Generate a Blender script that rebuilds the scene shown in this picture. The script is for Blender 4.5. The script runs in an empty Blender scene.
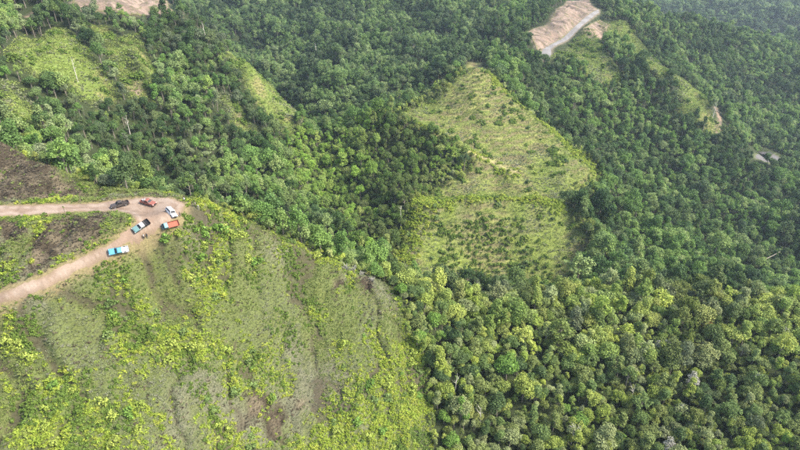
import bpy, bmesh, math, random
import numpy as np
from mathutils import Vector, Matrix
from mathutils.geometry import delaunay_2d_cdt

# ------------------------------------------------------------------ camera, sky, sun, exposure
scene = bpy.context.scene
col = scene.collection
CAMZ = 220.0
PITCH = math.radians(30.0)
FPX = 560.0                                   # focal length in pixels of the 800 px wide photograph
cam_data = bpy.data.cameras.new('camera')
cam_data.sensor_width = 36.0
cam_data.lens = 36.0 * FPX / 800.0
cam_data.clip_start = 1.0
cam_data.clip_end = 9000.0
cam = bpy.data.objects.new('camera', cam_data)
cam.location = (0, 0, CAMZ)
cam.rotation_euler = (math.pi / 2 - PITCH, 0, 0)
col.objects.link(cam)
scene.camera = cam

SUN_EL, SUN_AZ = math.radians(46), math.radians(102)     # azimuth measured from +Y towards +X
world = bpy.data.worlds.new('World')
scene.world = world
world.use_nodes = True
wn = world.node_tree.nodes
sky = wn.new('ShaderNodeTexSky')
sky.sky_type = 'NISHITA'
sky.sun_disc = False
sky.sun_elevation = SUN_EL
sky.sun_rotation = SUN_AZ
sky.air_density = 1.0
sky.dust_density = 3.0
world.node_tree.links.new(sky.outputs[0], wn['Background'].inputs[0])
wn['Background'].inputs[1].default_value = 0.10

sun_data = bpy.data.lights.new('sun', 'SUN')
sun_data.energy = 1.5
sun_data.angle = math.radians(10)
sun_data.color = (1.0, 0.96, 0.88)
sun = bpy.data.objects.new('sun', sun_data)
sd = Vector((math.sin(SUN_AZ) * math.cos(SUN_EL), math.cos(SUN_AZ) * math.cos(SUN_EL), math.sin(SUN_EL)))
sun.rotation_euler = sd.to_track_quat('Z', 'Y').to_euler()
sun.location = (0, 0, CAMZ + 100)
col.objects.link(sun)

scene.view_settings.view_transform = 'Standard'
scene.view_settings.look = 'None'
scene.view_settings.gamma = 1.0
scene.view_settings.use_curve_mapping = False
scene.view_settings.exposure = 2.12
scene.render.engine = 'CYCLES'
scene.cycles.max_bounces = 5
scene.cycles.diffuse_bounces = 3
scene.cycles.glossy_bounces = 2
scene.cycles.transmission_bounces = 3
scene.cycles.volume_bounces = 0
scene.cycles.transparent_max_bounces = 4
scene.cycles.use_denoising = False

RNG = np.random.default_rng(7)
random.seed(7)
SP, CP = math.sin(PITCH), math.cos(PITCH)


# ------------------------------------------------------------------ helpers
def pt(px, py, d):
    """photo pixel and depth -> world"""
    u, w = (px - 400) / FPX, (225 - py) / FPX
    return (d * u, d * (CP + w * SP), CAMZ + d * (-SP + w * CP))


def ptz(px, py, z):
    """photo pixel and height (relative to the camera) -> world"""
    w = (225 - py) / FPX
    return pt(px, py, z / (-SP + w * CP))


def project(x, y, z):
    zz = z - CAMZ
    d = y * CP - zz * SP
    return 400 + FPX * x / d, 225 - FPX * (y * SP + zz * CP) / d, d


def _hash(ix, iy, seed):
    h = (ix.astype(np.int64) * 374761393 + iy.astype(np.int64) * 668265263 + seed * 982451653) & 0x7fffffff
    h = ((h ^ (h >> 13)) * 1274126177) & 0x7fffffff
    h = ((h ^ (h >> 16)) * 668265263) & 0x7fffffff
    return (h & 0xffffff) / float(0xffffff)


def vnoise(x, y, seed=0):
    ix, iy = np.floor(x), np.floor(y)
    fx, fy = x - ix, y - iy
    fx = fx * fx * fx * (fx * (fx * 6 - 15) + 10)
    fy = fy * fy * fy * (fy * (fy * 6 - 15) + 10)
    a, b = _hash(ix, iy, seed), _hash(ix + 1, iy, seed)
    c, d = _hash(ix, iy + 1, seed), _hash(ix + 1, iy + 1, seed)
    return (a + (b - a) * fx) * (1 - fy) + (c + (d - c) * fx) * fy


def fbm(x, y, scale, octv=4, seed=0):
    s, amp, tot = 0.0, 1.0, 0.0
    x, y = np.asarray(x, float) / scale, np.asarray(y, float) / scale
    for o in range(octv):
        s = s + amp * vnoise(x + 17.3 * o, y - 9.1 * o, seed + o)
        tot += amp
        amp *= 0.5
        x, y = x * 2.03 + y * 0.3, y * 2.03 - x * 0.3
    return s / tot          # 0..1, about 0.5


def smooth(e0, e1, v):
    t = np.clip((v - e0) / (e1 - e0), 0, 1)
    return t * t * (3 - 2 * t)


def poly_sd(x, y, poly):
    """signed distance to a polygon, positive inside"""
    x, y = np.asarray(x, float), np.asarray(y, float)
    P = np.asarray(poly, float)
    best = np.full(x.shape, 1e18)
    ins = np.zeros(x.shape, bool)
    n = len(P)
    for i in range(n):
        ax, ay = P[i]
        bx, by = P[(i + 1) % n]
        dx, dy = bx - ax, by - ay
        L = dx * dx + dy * dy + 1e-12
        t = np.clip(((x - ax) * dx + (y - ay) * dy) / L, 0, 1)
        best = np.minimum(best, (x - ax - t * dx) ** 2 + (y - ay - t * dy) ** 2)
        if ay != by:
            c = ((ay > y) != (by > y)) & (x < (bx - ax) * (y - ay) / (by - ay) + ax)
            ins ^= c
    d = np.sqrt(best)
    return np.where(ins, d, -d)


# ------------------------------------------------------------------ terrain height
CTRL = [pt(*p) for p in [
    # near grassy ridge, its face towards the camera
    (0, 450, 113), (100, 450, 117), (200, 450, 126), (300, 450, 146), (380, 450, 152), (425, 450, 158),
    (0, 380, 120), (100, 380, 125), (200, 380, 134), (300, 380, 152), (380, 380, 160), (430, 380, 170),
    (100, 320, 131), (200, 320, 141), (300, 320, 158), (390, 340, 168),
    (200, 260, 146), (300, 285, 163), (150, 270, 140),
    (197, 203, 151), (250, 222, 160), (300, 245, 168), (340, 265, 174), (400, 294, 182), (430, 306, 190),
    # near forest slope
    (520, 450, 168), (650, 450, 170), (800, 450, 167), (600, 370, 187), (720, 380, 186), (500, 370, 182),
    (520, 305, 206), (620, 300, 211), (720, 305, 211), (800, 320, 206),
    # scorched knoll
    (0, 143, 162), (50, 165, 158), (92, 190, 155), (0, 190, 150),
    # central hill
    (480, 283, 266), (400, 275, 254), (400, 250, 266), (430, 208, 282), (470, 203, 284), (500, 202, 285), (530, 203, 285), (555, 208, 283), (495, 245, 274),
    (570, 250, 270), (590, 282, 258), (500, 196, 302), (460, 196, 300), (540, 196, 302), (440, 195, 300), (580, 190, 305), (500, 150, 325),
    (540, 150, 332), (585, 168, 322), (475, 105, 350), (475, 67, 370), (385, 122, 330), (420, 131, 325), (455, 149, 318), (420, 152, 320), (420, 172, 314), (425, 192, 306), (450, 120, 342),
    (520, 100, 362), (560, 140, 342), (380, 150, 322), (370, 175, 314), (330, 150, 335), (300, 134, 350),
    (260, 200, 275), (300, 200, 285), (230, 210, 255), (260, 170, 300), (200, 190, 262), (300, 240, 255),
    (350, 230, 270), (350, 200, 290),
    # left hill: a steep spur that hides the valley behind it
    (150, 170, 258), (100, 185, 225), (0, 135, 205), (60, 150, 218), (0, 60, 245), (100, 100, 272),
    (200, 130, 290), (250, 150, 303), (0, 0, 315), (100, 40, 318), (60, 0, 355), (130, 8, 368), (160, 11, 370),
    (200, 27, 362), (250, 76, 344), (298, 121, 335), (200, 80, 322), (272, 135, 318), (150, 60, 320),
    (268, 72, 505), (312, 113, 425), (215, 20, 600), (243, 45, 560), (285, 85, 480),
    # far valley and slope
    (230, 20, 560), (330, 40, 520), (330, 90, 430), (400, 80, 440), (400, 40, 520), (450, 30, 540),
    (330, 0, 610), (450, 0, 620), (230, 0, 640), (500, 10, 610), (458, 70, 430), (330, 105, 420), (425, 98, 420), (378, 110, 412),
    # ridge to the road cut, right hand hill
    (535, 95, 415), (575, 128, 402), (612, 172, 372), (520, 68, 412), (530, 35, 500), (535, 62, 462), (545, 54, 470), (565, 39, 500), (597, 14, 540), (568, 6, 545), (552, 20, 522),
    (600, 92, 432), (600, 125, 418), (640, 160, 418), (680, 200, 388), (740, 240, 350), (650, 76, 452), (690, 106, 432), (722, 138, 416), (690, 82, 545), (730, 105, 540), (612, 3, 580), (600, 50, 480), (640, 60, 490), (650, 20, 580),
    (700, 27, 640), (750, 42, 650), (800, 62, 650), (720, 32, 680), (800, 38, 760),
    (700, 7, 1100), (800, 17, 1000), (800, 2, 1250), (670, 2, 1500),
    # right hand valley
    (750, 100, 560), (765, 158, 470), (800, 150, 500), (800, 200, 400), (800, 250, 330),
    (620, 220, 312), (660, 270, 280), (740, 280, 285), (800, 292, 290),
]]
# level road shelf on the near ridge
CTRL += [ptz(*p) for p in [(0, 212, -68), (60, 209, -69), (120, 206, -70), (150, 215, -70), (182, 205, -70), (150, 203, -70),
                           (170, 222, -70.3), (140, 232, -70.6), (125, 243, -71.8), (60, 272, -74), (0, 298, -76), (160, 225, -70.4),
                           (100, 205, -69.7), (30, 210, -68.5), (90, 258, -73), (30, 286, -75), (110, 193, -68.5), (150, 191.5, -69), (172, 194, -69.6), (130, 192, -68.6), (193, 205, -70.6), (199, 209, -71.2)]]
# ground the camera cannot see: valleys behind the ridges and the country outside the frame
CTRL += [(x, y, CAMZ + z) for x, y, z in [
    (20, 185, -152), (70, 212, -158), (130, 212, -164), (-30, 188, -146), (-70, 184, -130), (-110, 182, -108), (-45, 160, -106), (-75, 158, -90), (-15, 168, -120), (-100, 160, -84), (5, 172, -130), (-135, 172, -74),
    (-170, 460, -122), (-120, 440, -140), (-75, 395, -150), (-95, 410, -146), (-230, 470, -90), (60, 420, -112), (350, 800, -190), (420, 900, -225), (550, 920, -230), (700, 950, -220),
    (-250, 100, -70), (-170, 125, -66), (-150, 85, -82), (-250, 30, -95), (0, 0, -165), (-100, 30, -120), (150, 20, -175), (250, 100, -170),
    (180, 165, -140), (300, 200, -180), (350, 350, -195), (600, 500, -200), (-300, 250, -40), (-350, 350, -30), (-400, 600, -45), (-260, 600, -70),
    (0, 900, -70), (-600, 1000, -20), (0, 1500, -50), (600, 1700, -150), (1300, 1600, -120), (1000, 900, -220), (0, 2600, 0),
    (-2000, 2500, 0), (2500, 2600, 0), (-800, 0, -80), (800, 0, -200), (-600, -80, -120), (0, -80, -180), (600, -80, -200), (2000, 800, -120), (-2000, 800, 0),
    (1500, 3500, 60), (-1500, 3500, 60), (240, 620, -100),
]]
CTRL = np.array(CTRL)
CX, CY, CZ = CTRL.T
SOFT = 3.5


def _phi(dx, dy):
    return np.sqrt(dx * dx + dy * dy + SOFT * SOFT)


def _fit():
    n = len(CX)
    A = np.zeros((n + 3, n + 3))
    A[:n, :n] = -_phi(CX[:, None] - CX[None], CY[:, None] - CY[None])
    A[:n, :n] += np.eye(n) * 0.2
    A[:n, n] = 1
    A[:n, n + 1] = CX
    A[:n, n + 2] = CY
    A[n:, :n] = A[:n, n:].T
    return np.linalg.solve(A, np.concatenate([CZ, np.zeros(3)]))


WGT = _fit()


def base_h(x, y):
    x, y = np.atleast_1d(np.asarray(x, float)), np.atleast_1d(np.asarray(y, float))
    sh = x.shape
    x, y = x.ravel(), y.ravel()
    out = np.empty(len(x))
    n = len(CX)
    for i in range(0, len(x), 20000):
        s = slice(i, i + 20000)
        out[s] = -_phi(x[s, None] - CX[None], y[s, None] - CY[None]) @ WGT[:n] + WGT[n] + WGT[n + 1] * x[s] + WGT[n + 2] * y[s]
    return out.reshape(sh)


def cast(px, py, hf=base_h, dmin=95.0, dmax=2600.0):
    """first hit of the ray through a photo pixel with the terrain -> (x, y, z)"""
    u, w = (px - 400) / FPX, (225 - py) / FPX
    ds = np.geomspace(dmin, dmax, 900)
    x, y, z = ds * u, ds * (CP + w * SP), CAMZ + ds * (-SP + w * CP)
    below = z < hf(x, y)
    i = int(np.argmax(below)) if below.any() else len(ds) - 1
    lo, hi = ds[max(i - 1, 0)], ds[i]
    for _ in range(18):
        m = 0.5 * (lo + hi)
        if CAMZ + m * (-SP + w * CP) < hf(np.array([m * u]), np.array([m * (CP + w * SP)]))[0]:
            hi = m
        else:
            lo = m
    return (hi * u, hi * (CP + w * SP), CAMZ + hi * (-SP + w * CP))


def region(pix, tail=(), back=0.0):
    return [(cast(*p)[0], cast(*p)[1] + back) for p in pix] + list(tail)


# outline of the dirt road with its turning place (photo pixels -> ground)
ROAD = region([(-40, 204), (0, 205), (40, 204), (80, 203), (108, 200.5), (130, 197.5), (150, 196.5), (170, 198), (182, 202), (186, 206), (184, 212),
               (180, 218), (172, 225), (160, 231), (150, 237), (135, 246), (118, 255), (100, 264), (80, 273.5), (60, 283), (40, 292), (20, 300), (0, 307.5), (-40, 322),
               (-40, 303), (0, 290), (20, 283), (40, 275), (60, 265.5), (80, 256), (100, 246.5), (116, 237.5), (128, 229), (134, 222), (133, 216.5),
               (124, 213), (108, 211.5), (80, 212.5), (40, 215), (0, 217.5), (-40, 220)])
FARROAD = region([(598.5, 9.5), (599, 13), (590, 19.5), (580, 28), (572, 36), (565, 41.5), (557, 45), (551, 49), (550.5, 58), (546, 63), (541, 57),
                  (542, 49), (550, 45), (560, 40), (568, 33), (577, 24), (587, 15)])
PAD = region([(754, 158), (758, 154), (774, 154), (783, 159), (780, 162), (766, 162)])

NEAR = region([(428, 456), (431, 410), (420, 368), (402, 328), (398, 298), (370, 281), (340, 267), (300, 247), (250, 224), (200, 205), (188, 197.5), (172, 193.5), (150, 191), (120, 190.5),
               (96, 190), (50, 166), (0, 144)], [(-220, 140), (-220, 0), (10, 0)], 3.5)
HILL = region([(471, 64), (455, 80), (425, 105), (395, 114), (376, 122), (420, 134), (458, 150), (472, 165), (440, 186), (415, 203), (395, 240),
               (388, 262), (420, 280), (500, 288), (577, 293), (585, 245), (563, 208), (600, 178), (560, 130), (520, 97), (497, 78), (481, 65)])
FLANK = region([(300, 132), (376, 122), (420, 134), (458, 150), (472, 165), (440, 186), (415, 203), (395, 240), (360, 245), (330, 215), (300, 190), (285, 160)])
STRIPS = [region(p) for p in [
    [(600, 22), (620, 26), (650, 58), (668, 80), (660, 86), (640, 68), (615, 45)],
    [(664, 74), (690, 90), (706, 114), (684, 114)],
    [(700, 108), (722, 128), (712, 132), (698, 116)],
    [(552, 60), (590, 32), (600, 58), (622, 84), (598, 88), (575, 72)],
    [(30, 38), (62, 36), (116, 102), (96, 110), (50, 86), (16, 66)],
    [(96, 32), (104, 32), (150, 108), (138, 108)],
    [(126, 44), (134, 44), (165, 100), (150, 92)],
    [(232, 66), (252, 76), (305, 126), (290, 134), (256, 106)],
    [(222, 108), (230, 108), (252, 140), (240, 136)],
    [(0, 84), (14, 84), (40, 128), (20, 128)],
    [(420, 100), (445, 80), (440, 92), (424, 112)],
]]
SOILS = [region(p) for p in [
    [(527, 33), (533, 29), (548, 24), (565, 3), (575, -2), (590, 3), (598, 10), (588, 17), (568, 34), (550, 46), (542, 52), (536, 52)],
    [(74, 15), (100, 14), (140, 19), (174, 18), (166, -6), (84, -6)],
    [(24, 16), (38, 15), (36, 20), (26, 20)],
    [(582, 32), (600, 18), (612, 26), (598, 44), (588, 40)],
    [(135, 86), (140, 86), (142, 106), (136, 104)],
    [(234, 122), (240, 122), (244, 132), (238, 132)],
    [(712, 104), (718, 108), (722, 130), (716, 130)],
]]
BURNT = [region(p) for p in [
    [(-10, 146), (30, 152), (58, 172), (88, 192), (60, 198), (0, 202), (-10, 202)],
    [(0, 220), (20, 220), (30, 232), (12, 242), (0, 240)],
    [(42, 222), (70, 216), (86, 218), (104, 212), (112, 218), (100, 232), (84, 244), (62, 258), (40, 270), (16, 284), (24, 262), (32, 240)],
    [(238, 406), (248, 390), (266, 389), (272, 404), (256, 424), (238, 426)],
    [(260, 414), (278, 397), (288, 410), (280, 438), (264, 436)],
    [(288, 404), (304, 396), (308, 404), (296, 414)],
    [(302, 396), (325, 384), (328, 390), (308, 402)],
    [(155, 420), (160, 418), (164, 445), (156, 446)],
    [(354, 272), (366, 278), (378, 292), (366, 292), (358, 284)],
    [(330, 278), (344, 274), (348, 284), (332, 290)],
]]


def line_d(x, y, pts):
    best = np.full(np.shape(x), 1e18)
    for (ax, ay), (bx, by) in zip(pts[:-1], pts[1:]):
        dx, dy = bx - ax, by - ay
        t = np.clip(((x - ax) * dx + (y - ay) * dy) / (dx * dx + dy * dy + 1e-12), 0, 1)
        best = np.minimum(best, (x - ax - t * dx) ** 2 + (y - ay - t * dy) ** 2)
    return np.sqrt(best)


def gully(x, y):
    """0 in the bed of a gully of the near slope, towards 1 on the ribs between"""
    q = x * 0.95 + y * 0.16 + (fbm(x, y, 12, 3, 5) - 0.5) * 17
    return np.abs(fbm(q, y * 0.3 - x * 0.05, 10.0, 4, 21) - 0.5) * 3.0


CREST = region([(432, 209), (460, 204), (500, 202.5), (530, 204), (556, 209)])
SHOULDER = region([(376, 122), (400, 126), (430, 137), (460, 151), (490, 163), (515, 176)])
EDGE = region([(478, 66), (500, 82), (522, 100), (548, 124), (572, 150), (596, 176)])
FACE = region([(452, 213), (532, 211), (548, 240), (560, 285), (430, 285), (440, 250)])


SCRUB = region([(408, 200), (445, 190), (434, 215), (412, 262), (388, 264), (396, 235)])
# where the people stand (photo pixels of their feet)
FEET = [(144.5, 239.5), (147.5, 238.6), (180.3, 217.0), (184.8, 202.5), (192.6, 206.8), (195.8, 207.2), (198.8, 209.8)]
FEET_XY = [cast(*f)[:2] for f in FEET]


def terrain_h(x, y):
    x, y = np.atleast_1d(np.asarray(x, float)), np.atleast_1d(np.asarray(y, float))
    h = base_h(x, y)
    road = poly_sd(x, y, ROAD)
    far = poly_sd(x, y, FARROAD)
    pad = poly_sd(x, y, PAD)
    calm = smooth(0.0, 5.0, -road) * smooth(0.0, 6.0, -far) * smooth(0, 5, -pad)
    near = smooth(-8, 8, poly_sd(x, y, NEAR))
    hill = smooth(-5, 12, poly_sd(x, y, HILL))
    # rough forest ground, spurs and gullies
    rough = (fbm(x, y, 38, 4, 3) - 0.5) * 9.0 * (1 - 0.75 * near) * (1 - 0.7 * hill) * smooth(100, 240, y)
    rough += (fbm(x, y, 9, 3, 11) - 0.5) * 1.5
    q = 0.82 * x + 0.57 * y + (fbm(x, y, 60, 2, 13) - 0.5) * 40
    pq = 0.57 * x - 0.82 * y
    rid = 1 - 2 * np.abs(fbm(q, pq * 0.22, 42, 3, 15) - 0.5) * 2
    cut = smooth(30, 8, -np.maximum(poly_sd(x, y, SOILS[0]), far))
    rough += (rid - 0.6) * 9.0 * (1 - near) * (1 - hill) * smooth(175, 230, y) * (1 - cut)
    for s in STRIPS[:10]:
        rough += 3.0 * smooth(-14, 2, poly_sd(x, y, s)) * (1 - cut)
    rough += near * (fbm(x, y, 3.2, 3, 19) - 0.5) * 1.3
    # uneven crest of the near ridge
    rough += near * (fbm(x, y, 12, 3, 17) - 0.5) * 3.2 * smooth(118, 135, y)
    # rills running down the near face
    rough += near * ((smooth(0.0, 0.5, gully(x, y)) - 0.8) * 1.7)
    # cattle terraces along the contours of the central hill
    ph = h / 2.3 + (fbm(x, y, 16, 3, 31) - 0.5) * 2.6
    f = ph - np.floor(ph)
    rough += hill * (smooth(0.55, 0.95, f) - f) * 1.5
    # brow of the lower knoll and of the shoulder
    rough += 3.2 * np.exp(-(line_d(x, y, CREST) / 6.0) ** 2) + 2.0 * np.exp(-(line_d(x, y, SHOULDER) / 5.0) ** 2)
    # eroded bare faces
    for s in SOILS[:1] + SOILS[3:4]:
        m = smooth(0, 4, poly_sd(x, y, s))
        rough += m * (fbm(x * 0.59 + y * 0.8, (x * 0.8 - y * 0.59) * 0.22, 5.0, 4, 77) - 0.5) * 4.5
    for i, s in enumerate(BURNT[3:]):
        rough -= 0.7 * smooth(0, 1.0, poly_sd(x, y, s))
    # cut bank beside the road, and the shallow wheel-worn bed
    bank = smooth(0.2, 1.6, -road) * smooth(9, 2, -road)
    rough += 0.35 * bank
    return h + rough * calm


# ------------------------------------------------------------------ materials
MATS = {}


def new_mat(name):
    m = bpy.data.materials.new(name)
    m.use_nodes = True
    nt = m.node_tree
    b = nt.nodes['Principled BSDF']
    return m, nt, b


def plain(name, rgb, rough=0.6, metal=0.0, var=0.12, scale=3.0, spec=0.5, coat=0.0):
    if name in MATS:
        return MATS[name]
    m, nt, b = new_mat(name)
    N, L = nt.nodes, nt.links
    tc = N.new('ShaderNodeTexCoord')
    no = N.new('ShaderNodeTexNoise')
    no.inputs['Scale'].default_value = scale
    no.inputs['Detail'].default_value = 5
    L.new(tc.outputs['Object'], no.inputs['Vector'])
    mx = N.new('ShaderNodeMix')
    mx.data_type = 'RGBA'
    mx.inputs[6].default_value = (*[c * (1 - var) for c in rgb], 1)
    mx.inputs[7].default_value = (*[min(1, c * (1 + var)) for c in rgb], 1)
    L.new(no.outputs['Fac'], mx.inputs[0])
    L.new(mx.outputs[2], b.inputs['Base Color'])
    b.inputs['Roughness'].default_value = rough
    b.inputs['Metallic'].default_value = metal
    b.inputs['Specular IOR Level'].default_value = spec
    b.inputs['Coat Weight'].default_value = coat
    MATS[name] = m
    return m


LEAFY = 2.1


def foliage(name, cols, trans=0.28, var=0.42):
    """leaf material: colour picked per plant from a small range, mottled per leaf"""
    if name in MATS:
        return MATS[name]
    m, nt, b = new_mat(name)
    N, L = nt.nodes, nt.links
    oi = N.new('ShaderNodeObjectInfo')
    ramp = N.new('ShaderNodeValToRGB')
    cr = ramp.color_ramp
    for i, c in enumerate(cols):
        p = i / max(1, len(cols) - 1)
        e = cr.elements[i] if i < 2 else cr.elements.new(p)
        e.position = p
        e.color = (*[min(0.9, v * LEAFY) for v in c], 1)
    if len(cols) == 1:
        cr.elements[1].color = (*cols[0], 1)
    L.new(oi.outputs['Random'], ramp.inputs[0])
    at = N.new('ShaderNodeAttribute')
    at.attribute_name = 'leaf'
    mr = N.new('ShaderNodeMapRange')
    mr.inputs[3].default_value = 1 - var
    mr.inputs[4].default_value = 1 + var
    L.new(at.outputs['Fac'], mr.inputs[0])
    vm = N.new('ShaderNodeVectorMath')
    vm.operation = 'SCALE'
    L.new(ramp.outputs[0], vm.inputs[0])
    L.new(mr.outputs[0], vm.inputs['Scale'])
    L.new(vm.outputs[0], b.inputs['Base Color'])
    b.inputs['Roughness'].default_value = 0.65
    b.inputs['Specular IOR Level'].default_value = 0.25
    tr = N.new('ShaderNodeBsdfTranslucent')
    L.new(vm.outputs[0], tr.inputs[0])
    ms = N.new('ShaderNodeMixShader')
    ms.inputs[0].default_value = trans
    L.new(b.outputs[0], ms.inputs[1])
    L.new(tr.outputs[0], ms.inputs[2])
    L.new(ms.outputs[0], nt.nodes['Material Output'].inputs[0])
    MATS[name] = m
    return m


def ground_mat(name, attr, bump=0.6, nscale=2.2, amount=0.35):
    m, nt, b = new_mat(name)
    N, L = nt.nodes, nt.links
    at = N.new('ShaderNodeAttribute')
    at.attribute_name = attr
    geo = N.new('ShaderNodeNewGeometry')
    n1 = N.new('ShaderNodeTexNoise')
    n1.inputs['Scale'].default_value = nscale
    n1.inputs['Detail'].default_value = 6
    n1.inputs['Roughness'].default_value = 0.65
    L.new(geo.outputs['Position'], n1.inputs['Vector'])
    mr = N.new('ShaderNodeMapRange')
    mr.inputs[1].default_value = 0.3
    mr.inputs[2].default_value = 0.7
    mr.inputs[3].default_value = 1 - amount
    mr.inputs[4].default_value = 1 + amount
    L.new(n1.outputs['Fac'], mr.inputs[0])
    vm = N.new('ShaderNodeVectorMath')
    vm.operation = 'SCALE'
    L.new(at.outputs['Color'], vm.inputs[0])
    L.new(mr.outputs[0], vm.inputs['Scale'])
    L.new(vm.outputs[0], b.inputs['Base Color'])
    b.inputs['Roughness'].default_value = 0.95
    b.inputs['Specular IOR Level'].default_value = 0.1
    bp = N.new('ShaderNodeBump')
    bp.inputs['Strength'].default_value = bump
    bp.inputs['Distance'].default_value = 0.25
    L.new(n1.outputs['Fac'], bp.inputs['Height'])
    L.new(bp.outputs[0], b.inputs['Normal'])
    return m


def mesh_from(name, verts, faces, mat=None, smooth_shade=False, colors=None, cname='Col'):
    me = bpy.data.meshes.new(name)
    verts = np.asarray(verts, np.float32)
    faces = np.asarray(faces, np.int32)
    k = faces.shape[1]
    me.vertices.add(len(verts))
    me.vertices.foreach_set('co', verts.ravel())
    me.loops.add(faces.size)
    me.loops.foreach_set('vertex_index', faces.ravel())
    me.polygons.add(len(faces))
    me.polygons.foreach_set('loop_start', np.arange(0, faces.size, k, dtype=np.int32))
    me.polygons.foreach_set('use_smooth', np.full(len(faces), smooth_shade))
    me.update(calc_edges=True)
    if colors is not None:
        a = me.color_attributes.new(cname, 'FLOAT_COLOR', 'POINT')
        c = np.ones((len(verts), 4), np.float32)
        c[:, :3] = colors
        a.data.foreach_set('color', c.ravel())
    if mat:
        me.materials.append(mat)
    me.validate()
    return me


def link(name, data, parent=None, loc=None, label=None, cat=None, group=None, kind=None):
    o = bpy.data.objects.new(name, data)
    col.objects.link(o)
    if parent:
        o.parent = parent
    if loc is not None:
        o.location = loc
    if label:
        o['label'] = label
    if cat:
        o['category'] = cat
    if group:
        o['group'] = group
    if kind:
        o['kind'] = kind
    return o


# ------------------------------------------------------------------ terrain sheet
def lerp(a, b, t):
    return a + (b - a) * t[:, None]


def ground_color(x, y, z):
    n1, n2, n3 = fbm(x, y, 22, 4, 101), fbm(x, y, 6, 4, 103), fbm(x, y, 60, 3, 107)
    near = smooth(-2, 3, poly_sd(x, y, NEAR) + (n2 - 0.5) * 8)
    hill = smooth(-2, 3, poly_sd(x, y, HILL) + (n2 - 0.5) * 8)
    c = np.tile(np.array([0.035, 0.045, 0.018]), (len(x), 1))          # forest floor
    grass = lerp(np.array([[0.18, 0.215, 0.05]]), np.array([[0.25, 0.255, 0.08]]), smooth(0.35, 0.65, n1))
    grass = lerp(grass, np.array([[0.155, 0.14, 0.075]]), 0.5 * smooth(0.5, 0.7, n2))
    ph = base_h(x, y) / 2.3 + (fbm(x, y, 16, 3, 31) - 0.5) * 2.6
    f = ph - np.floor(ph)
    grass = lerp(grass, np.array([[0.13, 0.10, 0.06]]), 0.75 * smooth(0.5, 0.6, f) * smooth(0.98, 0.9, f) * smooth(0.35, 0.55, n1))
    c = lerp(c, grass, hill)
    dry = lerp(np.array([[0.100, 0.118, 0.040]]), np.array([[0.120, 0.120, 0.072]]), smooth(0.4, 0.62, n1))
    dry = lerp(dry, np.array([[0.10, 0.115, 0.035]]), 0.7 * smooth(0.5, 0.68, n2))
    gl = gully(x, y)
    dry = lerp(dry, np.array([[0.055, 0.045, 0.030]]), 0.8 * smooth(0.14, 0.03, gl))
    c = lerp(c, dry, near)
    for s in STRIPS:
        c = lerp(c, lerp(np.array([[0.13, 0.17, 0.04]]), np.array([[0.20, 0.18, 0.075]]), smooth(0.5, 0.75, n2)), smooth(-1, 3, poly_sd(x, y, s) + (n2 - 0.5) * 8))
    soil = lerp(np.array([[0.29, 0.195, 0.13]]), np.array([[0.19, 0.145, 0.105]]), smooth(0.35, 0.65, n2))
    streak = fbm(x * 0.59 + y * 0.8, (x * 0.8 - y * 0.59) * 0.3, 7.0, 4, 141)
    soil = lerp(soil, np.array([[0.13, 0.10, 0.075]]), 0.8 * smooth(0.52, 0.66, streak))
    soil = lerp(soil, np.array([[0.33, 0.235, 0.17]]), 0.8 * smooth(0.46, 0.34, streak))
    for i, s in enumerate(SOILS):
        c = lerp(c, soil * (1.0, 1.0, 1.0) if i else soil * (1.0, 1.04, 1.12), smooth(-1, 2, poly_sd(x, y, s) + (n2 - 0.5) * 6))
    burnt = lerp(np.array([[0.042, 0.031, 0.022]]), np.array([[0.125, 0.100, 0.065]]), smooth(0.42, 0.66, fbm(x, y, 2.6, 3, 131)))
    for s in BURNT:
        c = lerp(c, burnt, 0.92 * smooth(-0.6, 1.2, poly_sd(x, y, s) + (n2 - 0.5) * 5))
    c = lerp(c, np.array([[0.30, 0.26, 0.12]]), 0.8 * smooth(1.8, 0.6, line_d(x, y, SHOULDER)))
    shoulder = poly_sd(x, y, ROAD)
    c = lerp(c, np.array([[0.20, 0.16, 0.08]]), 0.85 * smooth(-1.6, -0.2, shoulder + (n2 - 0.5) * 2.0))
    c = lerp(c, np.array([[0.22, 0.18, 0.13]]), smooth(-2, 0, poly_sd(x, y, FARROAD)))
    c = lerp(c, np.array([[0.10, 0.11, 0.05]]), smooth(-2.5, 0, poly_sd(x, y, PAD)))
    return c


def build_terrain():
    o = 70.0
    rows = []
    y = 10.0
    while y < 3600:
        rows.append(y)
        y += 0.0046 * (y + o)
    rows = np.array([-90, -50, -20, -5] + rows)
    s = np.concatenate([np.linspace(-1.8, -0.95, 24)[:-1], np.linspace(-0.95, 0.95, 430), np.linspace(0.95, 1.8, 24)[1:]])
    Y, S = np.meshgrid(rows, s, indexing='ij')
    X = S * (np.maximum(Y, -20) + o)
    Z = terrain_h(X.ravel(), Y.ravel())
    V = np.stack([X.ravel(), Y.ravel(), Z], 1)
    global TERRAIN_BOUNDS
    TERRAIN_BOUNDS = (V.min(0), V.max(0))
    nr, nc = Y.shape
    i = np.arange(nr * nc).reshape(nr, nc)
    F = np.stack([i[:-1, :-1], i[:-1, 1:], i[1:, 1:], i[1:, :-1]], -1).reshape(-1, 4)
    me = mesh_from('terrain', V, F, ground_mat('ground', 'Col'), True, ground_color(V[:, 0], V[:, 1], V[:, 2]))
    return link('terrain', me, kind='structure', label='steep green hills, ridges and valleys seen from above', cat='hills')


build_terrain()


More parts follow.
